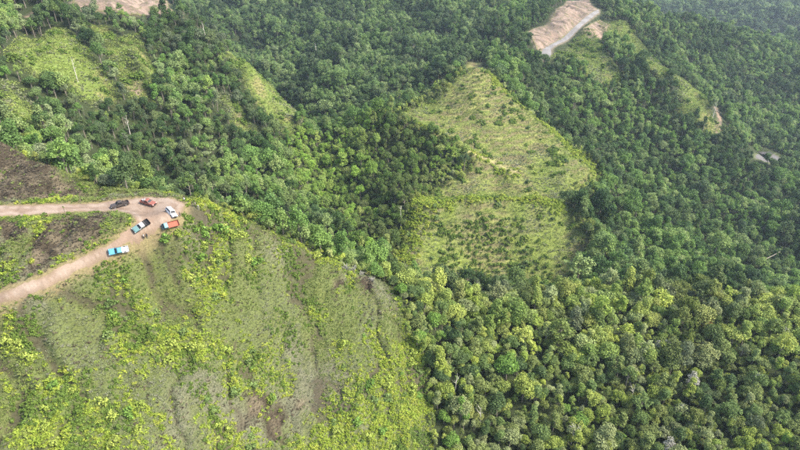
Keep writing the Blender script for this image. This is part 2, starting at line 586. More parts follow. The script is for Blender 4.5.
def surface(name, poly, colfn, lift, step, mat, label):
    """a sheet that follows the ground inside an outline"""
    P = np.array(poly)
    # densify and roughen the outline
    out = []
    for a, b in zip(P, np.roll(P, -1, 0)):
        n = max(1, int(np.hypot(*(b - a)) / step))
        for k in range(n):
            out.append(a + (b - a) * k / n)
    out = np.array(out)
    jig = np.stack([fbm(out[:, 0], out[:, 1], 2.5, 3, 5) - 0.5, fbm(out[:, 0] + 50, out[:, 1], 2.5, 3, 6) - 0.5], 1)
    out = out + jig * min(1.2, step * 1.6)
    nb = len(out)
    gx, gy = np.meshgrid(np.arange(P[:, 0].min(), P[:, 0].max(), step), np.arange(P[:, 1].min(), P[:, 1].max(), step))
    g = np.stack([gx.ravel(), gy.ravel()], 1)
    g = g[poly_sd(g[:, 0], g[:, 1], out) > step * 0.5]
    vin = [Vector(p) for p in np.vstack([out, g])]
    v, e, f, *_ = delaunay_2d_cdt(vin, [(i, (i + 1) % nb) for i in range(nb)], [], 1, 1e-4)
    v = np.array([(p.x, p.y) for p in v])
    tri = np.array([list(t) for t in f if len(t) == 3])
    inside = poly_sd(v[:, 0], v[:, 1], out)
    z = terrain_h(v[:, 0], v[:, 1]) + lift - 0.12 * (1 - smooth(0.0, 0.6, inside))
    V = np.stack([v[:, 0], v[:, 1], z], 1)
    me = mesh_from(name, V, tri, mat, True, colfn(v[:, 0], v[:, 1], inside))
    return link(name, me, kind='structure', label=label)


def road_color(x, y, ins):
    n = fbm(x, y, 3.0, 4, 201)
    n2 = fbm(x + 0.4 * y, y, 9.0, 3, 205)
    c = lerp(np.array([[0.42, 0.30, 0.215]]), np.array([[0.52, 0.395, 0.295]]), smooth(0.35, 0.65, n))
    c = lerp(c, np.array([[0.36, 0.235, 0.16]]), 0.55 * smooth(0.5, 0.7, n2))
    # two pale wheel tracks along each arm
    tr = np.exp(-((ins - 1.5) / 0.35) ** 2)
    c = lerp(c, np.array([[0.58, 0.47, 0.37]]), 0.75 * tr)
    c = lerp(c, np.array([[0.30, 0.20, 0.14]]), 0.45 * np.exp(-((ins - 2.5) / 0.4) ** 2) * smooth(0.35, 0.6, n2))
    c = lerp(c, np.array([[0.27, 0.19, 0.13]]), 0.5 * smooth(0.62, 0.72, fbm(x, y, 1.6, 3, 208)))
    return 0.53 * lerp(np.array([[0.33, 0.25, 0.15]]), c, smooth(0.0, 0.9, ins + (n - 0.5) * 1.0))


def gravel_color(x, y, ins, k_dim=0.44):
    n = fbm(x, y, 5.0, 4, 211)
    return k_dim * lerp(np.array([[0.40, 0.37, 0.34]]), np.array([[0.52, 0.49, 0.46]]), smooth(0.35, 0.65, n))


ROADMAT = ground_mat('packed_earth', 'Col', 0.3, 3.0, 0.14)


def soil_color(x, y, ins):
    n2, n4 = fbm(x, y, 6, 4, 103), fbm(x, y, 1.8, 3, 143)
    streak = fbm(x * 0.59 + y * 0.8, (x * 0.8 - y * 0.59) * 0.22, 3.2, 4, 145)
    c = lerp(np.array([[0.24, 0.172, 0.125]]), np.array([[0.165, 0.125, 0.09]]), smooth(0.35, 0.65, n2))
    c = lerp(c, np.array([[0.15, 0.112, 0.085]]), 0.7 * smooth(0.53, 0.66, streak))
    c = lerp(c, np.array([[0.28, 0.21, 0.16]]), 0.8 * smooth(0.45, 0.36, streak))
    c = lerp(c, np.array([[0.08, 0.095, 0.03]]), 0.6 * smooth(0.6, 0.72, n4))
    return lerp(np.array([[0.13, 0.13, 0.05]]), c, smooth(0.0, 1.5, ins + (n4 - 0.5) * 3))


EARTH = ground_mat('raw_earth', 'Col', 1.0, 1.2, 0.35)
surface('cut_bank', SOILS[0], soil_color, 0.3, 0.9, EARTH, 'steep bare tan earth bank above the grey mountain road')
surface('bare_ground', SOILS[1], soil_color, 0.3, 1.2, EARTH, 'bare orange earth at the top of the left hill')
surface('eroded_bank', SOILS[3], soil_color, 0.3, 0.9, EARTH, 'reddish eroded bank below the mountain road')
surface('dirt_road', ROAD, road_color, 0.06, 0.7, ROADMAT, 'pinkish dirt road bending round a wide turning place on the ridge')
surface('mountain_road', FARROAD, gravel_color, 0.35, 2.0, ROADMAT, 'grey gravel road below the bare cut slope')
surface('gravel_pad', PAD, lambda x, y, i: gravel_color(x, y, i, 0.25), 0.12, 2.0, ROADMAT, 'small pale clearing in the right hand valley')

# ------------------------------------------------------------------ plant shapes
def leaf_cards(P, Nrm, size, rng, aspect=(0.6, 1.0)):
    """small four-cornered leaf clumps at P facing Nrm"""
    n = len(P)
    Nrm = Nrm / (np.linalg.norm(Nrm, axis=1, keepdims=True) + 1e-9)
    t = rng.normal(size=(n, 3))
    t -= (t * Nrm).sum(1, keepdims=True) * Nrm
    t /= np.linalg.norm(t, axis=1, keepdims=True) + 1e-9
    b = np.cross(Nrm, t)
    s = size * rng.uniform(0.65, 1.35, n)[:, None]
    a = rng.uniform(*aspect, n)[:, None]
    droop = Nrm * s * 0.25
    V = np.stack([P - t * s - droop, P - b * s * a, P + t * s - droop, P + b * s * a], 1).reshape(-1, 3)
    F = np.arange(n * 4).reshape(n, 4)
    leaf = np.repeat(rng.uniform(0, 1, n), 4)
    return V, F, leaf


def crown_cloud(rng, R, H, z0, nl, n, size, lobe=(0.38, 0.58), up=0.25, flat=0.8, fill=0.15):
    """leaf clumps over the skins of many overlapping boughs"""
    L = []
    for k in range(nl):
        a = rng.uniform(0, 6.283)
        t = rng.uniform(0, 1)
        rr = R * 0.72 * math.sqrt(t) * rng.uniform(0.7, 1.15)
        zz = z0 + H * (1 - t ** 1.5) * rng.uniform(0.45, 1.0) + H * 0.15 * rng.uniform(-1, 1)
        L.append((rr * math.cos(a) * 1.12, rr * math.sin(a) * 0.92, zz, R * rng.uniform(*lobe) * rng.choice([0.7, 1.0, 1.15])))
    L = np.array(L)
    w = L[:, 3] ** 2
    idx = rng.choice(nl, n, p=w / w.sum())
    D = rng.normal(size=(n, 3))
    D[:, 2] += up
    D /= np.linalg.norm(D, axis=1, keepdims=True)
    rad = L[idx, 3] * np.where(rng.uniform(size=n) < fill, rng.uniform(0.3, 0.9, n), rng.uniform(0.86, 1.1, n))
    # clumpy: push leaves towards a few twig directions
    P = L[idx, :3] + D * rad[:, None] * np.array([1, 1, flat]) + rng.normal(size=(n, 3)) * R * 0.05
    Nn = D + rng.normal(size=(n, 3)) * 0.6 + np.array([0, 0, 0.5])
    keep = np.ones(n, bool)
    for k in range(nl):
        q = (P - L[k, :3]) / (L[k, 3] * 0.62)
        keep &= ~(((q ** 2).sum(1) < 1) & (idx != k))
    V, F, leaf = leaf_cards(P[keep], Nn[keep], size, rng)
    return V, F, leaf, L


def tube(path, radii, sides=5):
    path = np.asarray(path, float)
    V, F = [], []
    n = len(path)
    for i, p in enumerate(path):
        d = path[min(i + 1, n - 1)] - path[max(i - 1, 0)]
        d = d / (np.linalg.norm(d) + 1e-9)
        a = np.cross(d, (0.31, 0.9, 0.1))
        a /= np.linalg.norm(a) + 1e-9
        b = np.cross(d, a)
        for k in range(sides):
            t = 2 * math.pi * k / sides
            V.append(p + radii[i] * (math.cos(t) * a + math.sin(t) * b))
    for i in range(n - 1):
        for k in range(sides):
            k2 = (k + 1) % sides
            F.append((i * sides + k, i * sides + k2, (i + 1) * sides + k2, (i + 1) * sides + k))
    return np.array(V), np.array(F)


def join(parts):
    Vs, Fs, o = [], [], 0
    for V, F in parts:
        Vs.append(V)
        Fs.append(F + o)
        o += len(V)
    return np.vstack(Vs), np.vstack(Fs)


def trunk_geo(rng, L, z0, H, r0):
    lean = rng.normal(size=2) * 0.25
    top = np.array([lean[0], lean[1], z0 + H * 0.6])
    path = [np.array([0, 0, -0.8]), np.array([lean[0] * 0.2, lean[1] * 0.2, z0 * 0.5]), np.array([lean[0] * 0.7, lean[1] * 0.7, z0]), top]
    parts = [tube(path, [r0 * 1.25, r0, r0 * 0.8, r0 * 0.4], 6)]
    for c in L[:7]:
        a = path[2] * rng.uniform(0.75, 1.05)
        m = (a + c[:3]) / 2 + np.array([0, 0, -0.25])
        parts.append(tube([a, m, c[:3]], [r0 * 0.5, r0 * 0.32, r0 * 0.12], 4))
    return join(parts)


def leaf_mesh(name, V, F, leaf, mat):
    me = mesh_from(name, V, F, mat)
    a = me.attributes.new('leaf', 'FLOAT', 'POINT')
    a.data.foreach_set('value', leaf.astype(np.float32))
    return me


BARK = plain('grey_bark', (0.20, 0.17, 0.13), 0.9, var=0.3, scale=2.0)
PALE_BARK = plain('bleached_wood', (0.55, 0.50, 0.43), 0.85, var=0.2, scale=2.0)

# colour names used in labels -> leaf colour ranges
G = {
    'olive': [(0.088, 0.112, 0.030), (0.115, 0.136, 0.040)],
    'yellow-green': [(0.125, 0.158, 0.026), (0.155, 0.182, 0.036)],
    'mid-green': [(0.066, 0.100, 0.026), (0.088, 0.122, 0.034)],
    'dark green': [(0.034, 0.058, 0.018), (0.050, 0.076, 0.022)],
    'grey-green': [(0.105, 0.125, 0.046), (0.130, 0.148, 0.058)],
    'bright green': [(0.070, 0.125, 0.020), (0.090, 0.148, 0.026)],
    'silvery': [(0.19, 0.185, 0.15), (0.23, 0.22, 0.18)],
    'rusty': [(0.22, 0.115, 0.055), (0.25, 0.13, 0.06)],
}
G = {k_: [(a_ * 0.94, b_ * 0.94, c_ * 0.95) for a_, b_, c_ in v_] for k_, v_ in G.items()}
SHAPES = {   # crown radius, crown depth, trunk height, boughs, leaf clumps, clump size, bough size
    'round': (2.7, 3.0, 3.6, 14, 2300, 0.20, (0.30, 0.5)),
    'spreading': (3.4, 2.2, 4.4, 17, 2200, 0.20, (0.24, 0.40)),
    'slender': (1.9, 5.0, 3.6, 13, 1800, 0.19, (0.34, 0.55)),
    'ragged': (2.8, 3.6, 4.4, 15, 1050, 0.19, (0.2, 0.34)),
}
SHAPE_GEO = {}
for si, (sname, (R, H, z0, nl, n, size, lobe)) in enumerate(SHAPES.items()):
    for v in range(3):
        rng = np.random.default_rng(100 + si * 10 + v)
        V, F, leaf, L = crown_cloud(rng, R, H, z0, nl, n, size, lobe)
        SHAPE_GEO[sname, v] = (V, F, leaf, L, trunk_geo(rng, L, z0, H, 0.16 if sname != 'spreading' else 0.2))


def stuff_collection(name, meshes):
    """a collection outside the scene that holds the plants one mass is made of"""
    c = bpy.data.collections.new(name)
    for i, me in enumerate(meshes):
        c.objects.link(bpy.data.objects.new('%s_%02d' % (name, i), me))
    return c


def scatter(name, P, rotz, scl, idx, collection, label, tilt=None):
    """one object of kind stuff: plants of a collection on every point"""
    n = len(P)
    me = bpy.data.meshes.new(name)
    me.vertices.add(n)
    me.vertices.foreach_set('co', np.asarray(P, np.float32).ravel())
    rot = np.zeros((n, 3), np.float32)
    rot[:, 2] = rotz
    if tilt is not None:
        rot[:, :2] = tilt
    for nm, ty, data, key in (('rot', 'FLOAT_VECTOR', rot, 'vector'), ('scl', 'FLOAT_VECTOR', scl, 'vector'), ('idx', 'INT', idx, 'value')):
        a = me.attributes.new(nm, ty, 'POINT')
        a.data.foreach_set(key, np.ascontiguousarray(data, np.int32 if ty == 'INT' else np.float32).ravel())
    o = link(name, me, label=label, kind='stuff')
    ng = bpy.data.node_groups.new(name + '_nodes', 'GeometryNodeTree')
    ng.interface.new_socket('Geometry', in_out='INPUT', socket_type='NodeSocketGeometry')
    ng.interface.new_socket('Geometry', in_out='OUTPUT', socket_type='NodeSocketGeometry')
    N, L = ng.nodes, ng.links
    gi, go = N.new('NodeGroupInput'), N.new('NodeGroupOutput')
    ip = N.new('GeometryNodeInstanceOnPoints')
    ci = N.new('GeometryNodeCollectionInfo')
    ci.inputs['Collection'].default_value = collection
    ci.inputs['Separate Children'].default_value = True
    ci.inputs['Reset Children'].default_value = True
    ip.inputs['Pick Instance'].default_value = True

    def attr(nm, ty):
        a = N.new('GeometryNodeInputNamedAttribute')
        a.data_type = ty
        a.inputs['Name'].default_value = nm
        return a.outputs['Attribute']
    L.new(gi.outputs[0], ip.inputs['Points'])
    L.new(ci.outputs[0], ip.inputs['Instance'])
    L.new(attr('idx', 'INT'), ip.inputs['Instance Index'])
    L.new(attr('rot', 'FLOAT_VECTOR'), ip.inputs['Rotation'])
    L.new(attr('scl', 'FLOAT_VECTOR'), ip.inputs['Scale'])
    L.new(ip.outputs[0], go.inputs[0])
    md = o.modifiers.new('scatter', 'NODES')
    md.node_group = ng
    return o


def jgrid(x0, x1, y0, y1, s, rng, jit=0.42):
    gx, gy = np.meshgrid(np.arange(x0, x1, s), np.arange(y0, y1, s))
    gx = gx + (np.arange(gx.shape[0]) % 2)[:, None] * s * 0.5
    return (gx + rng.uniform(-jit, jit, gx.shape) * s).ravel(), (gy + rng.uniform(-jit, jit, gy.shape) * s).ravel()


def in_fan(x, y, m=30):
    return np.abs(x) < (y + 40) * 0.86 + m


def clearing(x, y, wob=5.0):
    n = (fbm(x, y, 7, 3, 41) - 0.5) * wob
    c = np.maximum.reduce([poly_sd(x, y, NEAR) + n * 0.8, poly_sd(x, y, HILL) + n, poly_sd(x, y, FARROAD) + 8, poly_sd(x, y, PAD) + 8, poly_sd(x, y, ROAD) + 4])
    for s in STRIPS + SOILS:
        c = np.maximum(c, poly_sd(x, y, s) + n * 0.8 + 3.2)
    return c


# ------------------------------------------------------------------ forest
# sites of every tree
tx, ty = jgrid(-700, 700, 60, 760, 3.75, RNG, 0.5)
k = in_fan(tx, ty)
tx, ty = tx[k], ty[k]
k = clearing(tx, ty) < -0.8
tx, ty = tx[k], ty[k]
fx, fy = jgrid(100, 1500, 760, 1900, 8.0, RNG)
k = in_fan(fx, fy, -60) & (fx > fy * 0.2)
fx, fy = fx[k], fy[k]
gx_, gy_ = jgrid(-700, 400, 760, 900, 8.0, RNG)
k = in_fan(gx_, gy_)
fx, fy = np.concatenate([fx, gx_[k]]), np.concatenate([fy, gy_[k]])


def sites(x, y):
    z = terrain_h(x, y)
    px, py, d = project(x, y, z + 5)
    return z, px, py, d


tz, tpx, tpy, td = sites(tx, ty)
front = (ty < 182 - 0.02 * tx) & (tx > -8)                                # the wood on the near slope
seen = front & (tpx > -6) & (tpx < 806) & (tpy < 462)
flank = poly_sd(tx, ty, FLANK) > 0
left = (tx < -60 - 0.0 * ty) & (ty < 470) & (tx < -0.24 * ty - 12) & ~front
order = np.argsort(np.where(seen, td, 1e9))[:300]
single = np.zeros(len(tx), bool)
single[order] = True

vary = fbm(tx, ty, 55, 3, 61)
patch = fbm(tx, ty, 16, 2, 63)


def wood(name, mask, palette, label, x=tx, y=ty, z=tz, size=(0.75, 1.25), var=0.33, shapes=None, seed=1, sx=1.0, sz=1.0):
    rng = np.random.default_rng(seed)
    tones = [foliage(name + '_leaves', palette, var=var), foliage(name + '_light_leaves', [(r_ * 1.3 + 0.010, g_ * 1.32 + 0.012, b_ * 1.3) for r_, g_, b_ in palette], var=var),
             foliage(name + '_dark_leaves', [(r_ * 0.62, g_ * 0.66, b_ * 0.7) for r_, g_, b_ in palette], var=var)]
    meshes = []
    keys = shapes or [('round', 0), ('round', 1), ('round', 2), ('spreading', 0), ('spreading', 1), ('slender', 0), ('slender', 1), ('ragged', 0), ('ragged', 1)]
    for mat, kk in [(m_, k_) for m_ in tones for k_ in keys]:
        V, F, leaf, L, tr = SHAPE_GEO[kk]
        me = leaf_mesh(name, np.vstack([V, tr[0]]), np.vstack([F, tr[1] + len(V)]), np.concatenate([leaf, np.zeros(len(tr[0]))]), mat)
        me.materials.append(BARK)
        mi = np.zeros(len(me.polygons), np.int32)
        mi[len(F):] = 1
        me.polygons.foreach_set('material_index', mi)
        meshes.append(me)
    n = int(mask.sum())
    s = rng.uniform(size[0] * 0.75, size[1] * 1.08, n) * rng.choice([1.0, 1.3, 1.6], n, p=[0.885, 0.10, 0.015])
    scl = np.stack([s * rng.uniform(0.85, 1.15, n) * sx, s * rng.uniform(0.85, 1.15, n) * sx, s * rng.uniform(0.8, 1.3, n) * sz], 1)
    P = np.stack([x[mask], y[mask], z[mask] - 0.3], 1)
    tone = fbm(P[:, 0], P[:, 1], 26, 3, 65) + rng.normal(size=n) * 0.09
    tone = np.where(tone > 0.56, 1, np.where(tone < 0.43, 2, 0))
    scl *= (0.72 + 0.6 * fbm(P[:, 0], P[:, 1], 20, 3, 67))[:, None]
    return scatter(name, P, rng.uniform(0, 6.28, n), scl, tone * len(keys) + rng.integers(0, len(keys), n), stuff_collection(name + '_kinds', meshes), label,
                   rng.normal(size=(n, 2)) * 0.06)


PAL_VALLEY = [(0.030, 0.058, 0.018), (0.045, 0.078, 0.024), (0.062, 0.100, 0.030), (0.085, 0.110, 0.042), (0.050, 0.088, 0.022), (0.110, 0.130, 0.060), (0.040, 0.070, 0.030)]
PAL_LEFT = [(0.034, 0.058, 0.022), (0.050, 0.080, 0.028), (0.066, 0.098, 0.030), (0.105, 0.115, 0.075), (0.045, 0.085, 0.022), (0.080, 0.096, 0.048), (0.095, 0.125, 0.035)]
PAL_FLANK = [(0.065, 0.098, 0.024), (0.090, 0.115, 0.030), (0.105, 0.115, 0.045), (0.075, 0.118, 0.024), (0.100, 0.145, 0.030)]
PAL_FAR = [(0.032, 0.054, 0.022), (0.048, 0.074, 0.030), (0.060, 0.086, 0.036), (0.080, 0.098, 0.052), (0.040, 0.066, 0.024)]
PAL_FRONT = [(0.048, 0.072, 0.020), (0.085, 0.110, 0.030), (0.115, 0.130, 0.038), (0.150, 0.160, 0.042), (0.130, 0.138, 0.078), (0.095, 0.125, 0.028), (0.165, 0.180, 0.040)]

for pal in (PAL_VALLEY, PAL_LEFT, PAL_FLANK, PAL_FAR, PAL_FRONT):
    pal[:] = [(r_ * 0.97, g_ * 1.03, b_ * 0.80) for r_, g_, b_ in pal]
PAL_FRONT[:] = [(r_ * 0.94, g_ * 0.92, b_ * 1.0) for r_, g_, b_ in PAL_FRONT]
PAL_VALLEY[:] = [(r_ * 0.9, g_ * 0.9, b_ * 0.9) for r_, g_, b_ in PAL_VALLEY]  # valley shade put into the leaf colours: whole palette darkened
rest = ~single
crest = rest & front
wood('crest_wood', crest, PAL_FRONT, 'dense olive green wood along the crest of the near forest slope', seed=11, size=(0.7, 1.15))
wood('left_hillside_wood', rest & left, PAL_LEFT, 'dense dark green forest covering the left hillside', seed=12, size=(0.65, 1.1))
wood('flank_scrub', rest & flank & ~left & ~front, PAL_FLANK, 'low brownish green scrub on the shaded flank of the grassy hill', seed=13, size=(0.5, 1.0))
right = rest & ~front & ~left & ~flank & (tx > 30) & (tx > 0.2 * ty - 30)
wood('right_hillside_wood', right, PAL_VALLEY, 'dense forest filling the right hand valley and hillside', seed=14, size=(0.72, 1.2))
far = rest & ~front & ~left & ~flank & ~right & (ty > 395)
mid = rest & ~front & ~left & ~flank & ~right & ~far
wood('valley_wood', mid, PAL_VALLEY, 'dense dark forest in the valley below the grassy hill', seed=15, size=(0.72, 1.15))
wood('far_hillside_wood', far, PAL_FAR, 'dense forest on the far slope behind the grassy hill', seed=16, size=(0.75, 1.25))
fz = terrain_h(fx, fy)
wood('distant_wood', np.ones(len(fx), bool), PAL_FAR, 'hazy blue-green forest on the distant hills', x=fx, y=fy, z=fz, size=(1.3, 2.0), seed=17, sx=1.15, sz=0.9)

# ------------------------------------------------------------------ single trees of the near wood
TREE_MESH = {}


def tree_meshes(shape, v, colour):
    if (shape, v, colour) not in TREE_MESH:
        V, F, leaf, L, tr = SHAPE_GEO[shape, v]
        cm = leaf_mesh('crown', V, F, leaf, foliage(colour.replace(' ', '_').replace('-', '_') + '_leaves', G[colour], var=0.3))
        tm = mesh_from('trunk', *tr, PALE_BARK if colour in ('silvery',) else BARK, True)
        TREE_MESH[shape, v, colour] = (tm, cm)
    return TREE_MESH[shape, v, colour]


def plant_tree(x, y, z, s, rz, shape, v, colour, group=None, label=None, name='forest_tree', sz=1.0):
    t = link(name, None, loc=(x, y, z - 0.3), label=label, cat='tree', group=group)
    t.empty_display_size = 0.5
    t.rotation_euler = (random.gauss(0, 0.05), random.gauss(0, 0.05), rz)
    t.scale = (s, s, s * sz)
    tm, cm = tree_meshes(shape, v, colour)
    link('trunk', tm, t)
    link('crown', cm, t)
    return t


CHOICE = ['olive', 'yellow-green', 'mid-green', 'dark green', 'grey-green', 'bright green']
NTH = ['leftmost', 'second from left', 'third from left', 'fourth from left', 'fifth from left', 'sixth from left', 'seventh from left', 'eighth from left',
       'ninth from left', 'tenth from left', 'eleventh from left', 'twelfth from left']


def nth(i, n):
    if n == 1:
        return 'the only one'
    if i == n - 1:
        return 'rightmost'
    return NTH[i] if i < len(NTH) else '%dth from left' % (i + 1)


rs = random.Random(5)
records = []
# trees that stand out in the photograph: (pixel of the crown, shape, colour, scale, label)
SPECIAL = [
    (690, 380, 'ragged', 'silvery', 0.85, 'ragged silvery grey tree low in the near wood towards the right'),
    (660, 347, 'ragged', 'silvery', 0.9, 'pale grey leafless looking tree in the middle of the near wood'),
    (706, 322, 'round', 'rusty', 0.75, 'rust-red crowned tree near the crest of the near wood'),
    (668, 448, 'ragged', 'silvery', 0.9, 'pale silvery tree at the bottom edge of the near wood'),
    (516, 322, 'round', 'bright green', 0.8, 'vivid green round tree at the upper left of the near wood'),
    (504, 362, 'spreading', 'bright green', 0.8, 'vivid emerald spreading tree left in the near wood'),
    (600, 440, 'round', 'grey-green', 1.35, 'large domed grey-green tree at the bottom edge of the near wood'),
    (508, 440, 'spreading', 'grey-green', 1.15, 'pale open tree at the bottom edge, left in the near wood'),
    (465, 312, 'spreading', 'grey-green', 1.2, 'tall pale open-crowned tree where the wood meets the grassy ridge'),
    (500, 312, 'ragged', 'grey-green', 1.25, 'tall thin-crowned tree with bare pale trunk at the wood crest, left'),
    (718, 352, 'round', 'olive', 1.4, 'broadest domed olive tree high in the near wood towards the right'),
]
spec_xy = []
for px, py, shp, colr, s, lab in SPECIAL:
    x, y, z = cast(px, py + 9, terrain_h)
    spec_xy.append((x, y))
    plant_tree(x, y, z, s, rs.uniform(0, 6.28), shp, rs.randrange(3), colr, 'trees of the near wood', lab)
spec_xy = np.array(spec_xy)
for i in order:
    if np.hypot(spec_xy[:, 0] - tx[i], spec_xy[:, 1] - ty[i]).min() < 2.9 or len(records) >= 300 - len(SPECIAL):
        continue
    edge = tpx[i] < 470
    w = [3.4, 1.6, 2.8, 1.8, 1.3, 0.5] if not edge else [1.5, 1.2, 3.4, 2.6, 1.2, 1.4]
    if tpy[i] < 340 and not edge:
        w = [4, 2.4, 1.6, 0.7, 1.4, 0.4]
    colr = rs.choices(CHOICE, w)[0]
    shp = rs.choices(['round', 'spreading', 'slender', 'ragged'], [4, 2.5, 2, 1.6])[0]
    s = rs.uniform(0.45, 0.98) * (1.35 if rs.random() < 0.14 else 1)
    row = 'along bottom of near wood' if tpy[i] > 425 else 'low in near wood' if tpy[i] > 388 else 'midway up near wood' if tpy[i] > 350 else 'high in near wood'
    side = 'left' if tpx[i] < 530 else 'centre' if tpx[i] < 665 else 'right'
    records.append((i, s, shp, colr, row, side))
bins = {}
for r in records:
    i, s, shp, colr, row, side = r
    bins.setdefault((('large' if s > 0.8 else 'small'), colr, shp, row, side), []).append(r)
WHERE = {'left': 'near grassy slope', 'centre': 'at mid', 'right': 'at right'}
for (sz, colr, shp, row, side), lst in bins.items():
    lst.sort(key=lambda r: tpx[r[0]])
    for j, (i, s, *_) in enumerate(lst):
        lab = '%s %s %s tree %s %s' % (sz, colr, shp, row, WHERE[side])
        if len(lst) > 1:
            lab += ', ' + (nth(j, len(lst)))
        plant_tree(tx[i], ty[i], tz[i], s, rs.uniform(0, 6.28), shp, rs.randrange(3), colr, 'trees of the near wood', lab, sz=rs.uniform(0.85, 1.25))

# undergrowth between the near trees, and denser scrub on the flank
ux, uy = jgrid(-5, 190, 60, 185, 2.6, RNG)
k = (clearing(ux, uy) < -0.3) & in_fan(ux, uy)
ux, uy = ux[k], uy[k]
uz = terrain_h(ux, uy)
wood('undergrowth', np.ones(len(ux), bool), PAL_FRONT, 'low leafy undergrowth filling the gaps between near trees', x=ux, y=uy, z=uz, size=(0.3, 0.6), seed=18)
ux, uy = jgrid(-60, 140, 200, 400, 2.0, RNG)
e_ = poly_sd(ux, uy, HILL) + (fbm(ux, uy, 7, 3, 41) - 0.5) * 5
k = (e_ < RNG.uniform(-1, 5, len(ux))) & (e_ > -9) & (line_d(ux, uy, CREST) > 7)
ux, uy = ux[k], uy[k]
uz = terrain_h(ux, uy)
wood('hill_edge_scrub', np.ones(len(ux), bool), PAL_FRONT, 'low scrub where the grassy hill meets the forest', x=ux, y=uy, z=uz, size=(0.2, 0.5), seed=22)
ux, uy = jgrid(-210, 10, 120, 225, 2.4, RNG)
k = (clearing(ux, uy) < 0.2) & in_fan(ux, uy) & (poly_sd(ux, uy, NEAR) > -48)
ux, uy = ux[k], uy[k]
uz = terrain_h(ux, uy)
wood('ridge_brush', np.ones(len(ux), bool), PAL_FRONT, 'leafy brush on the far side of the near ridge', x=ux, y=uy, z=uz, size=(0.2, 0.45), seed=20)
ux, uy = jgrid(-70, 60, 220, 370, 2.3, RNG)
k = (poly_sd(ux, uy, FLANK) > -6) & (clearing(ux, uy) < -0.3)
ux, uy = ux[k], uy[k]
uz = terrain_h(ux, uy)
wood('flank_brush', np.ones(len(ux), bool), PAL_FLANK, 'close brush covering the shaded flank of the grassy hill', x=ux, y=uy, z=uz, size=(0.25, 0.5), seed=19)


# ------------------------------------------------------------------ grass, ferns and shrubs
def tuft_geo(seed, n, h, spread, width):
    rng = np.random.default_rng(seed)
    V, F = [], []
    for i in range(n):
        a = rng.uniform(0, 6.28)
        d = np.array([math.cos(a), math.sin(a), 0])
        s = np.array([-d[1], d[0], 0]) * width * rng.uniform(0.7, 1.3)
        b = d * rng.uniform(0, 0.25) * spread
        l = rng.uniform(0.6, 1.1)
        m = b + d * spread * 0.45 * l + np.array([0, 0, h * 0.75 * l])
        t = b + d * spread * l + np.array([0, 0, h * rng.uniform(0.5, 0.95) * l])
        o = len(V)
        V += [b - s, b + s, m + s, m - s, t + s * 0.35, t - s * 0.35]
        F += [(o, o + 1, o + 2, o + 3), (o + 3, o + 2, o + 4, o + 5)]
    V = np.array(V)
    return V, np.array(F), np.repeat(rng.uniform(0, 1, n), 6)


def turf_geo(seed, n, R, size):
    """a low mat of short leaves lying mostly flat"""
    rng = np.random.default_rng(seed)
    a, d = rng.uniform(0, 6.28, n), R * np.sqrt(rng.uniform(0, 1, n))
    P = np.stack([d * np.cos(a), d * np.sin(a), rng.uniform(0.05, 0.3, n) * (1.2 - d / R)], 1)
    return leaf_cards(P, rng.normal(size=(n, 3)) * 0.35 + (0, 0, 1), size, rng, (0.3, 0.6))


def low_bush(seed, R, H, n, size, nl=6):
    rng = np.random.default_rng(seed)
    V, F, leaf, L = crown_cloud(rng, R, H, 0.1, nl, n, size, (0.4, 0.6), 0.5)
    return V, F, leaf


M_DRY = foliage('dry_grass', [(0.090, 0.096, 0.052), (0.080, 0.096, 0.036), (0.106, 0.105, 0.072), (0.076, 0.096, 0.028)], 0.2, 0.3)
M_GRASS = foliage('green_grass', [(0.070, 0.096, 0.024), (0.098, 0.118, 0.032), (0.082, 0.106, 0.026), (0.118, 0.125, 0.042)], 0.3, 0.3)
M_FERN = foliage('fern_fronds', [(0.095, 0.135, 0.016), (0.148, 0.182, 0.024), (0.118, 0.155, 0.018), (0.178, 0.192, 0.03)], 0.35, 0.3)
M_DGREEN = foliage('dark_fern_fronds', [(0.06, 0.095, 0.016), (0.08, 0.115, 0.02)], 0.35, 0.3)
M_PALE = foliage('pale_grass', [(0.112, 0.150, 0.030), (0.138, 0.166, 0.040), (0.098, 0.142, 0.024), (0.158, 0.168, 0.052)], 0.3, 0.3)
M_CHAR = foliage('scorched_stalks', [(0.018, 0.014, 0.009), (0.035, 0.027, 0.017), (0.065, 0.055, 0.034)], 0.0, 0.4)

near_protos = []
for i in range(3):
    near_protos.append(leaf_mesh('tuft', *tuft_geo(300 + i, 18, 0.40, 0.42, 0.035), M_DRY))           # 0-2
for i in range(3):
    near_protos.append(leaf_mesh('tuft', *tuft_geo(310 + i, 18, 0.48, 0.45, 0.04), M_GRASS))          # 3-5
for i in range(2):
    near_protos.append(leaf_mesh('stalks', *tuft_geo(320 + i, 12, 0.35, 0.35, 0.06), M_CHAR))        # 6-7
fern_protos = []
for i in range(3):
    fern_protos.append(leaf_mesh('fern', *tuft_geo(330 + i, 11, 0.55, 0.7, 0.13), M_FERN))
for i in range(2):
    fern_protos.append(leaf_mesh('fern', *low_bush(340 + i, 0.6, 0.45, 70, 0.17), M_FERN))
for i in range(2):
    fern_protos.append(leaf_mesh('fern', *low_bush(350 + i, 0.6, 0.5, 70, 0.17), M_DGREEN))

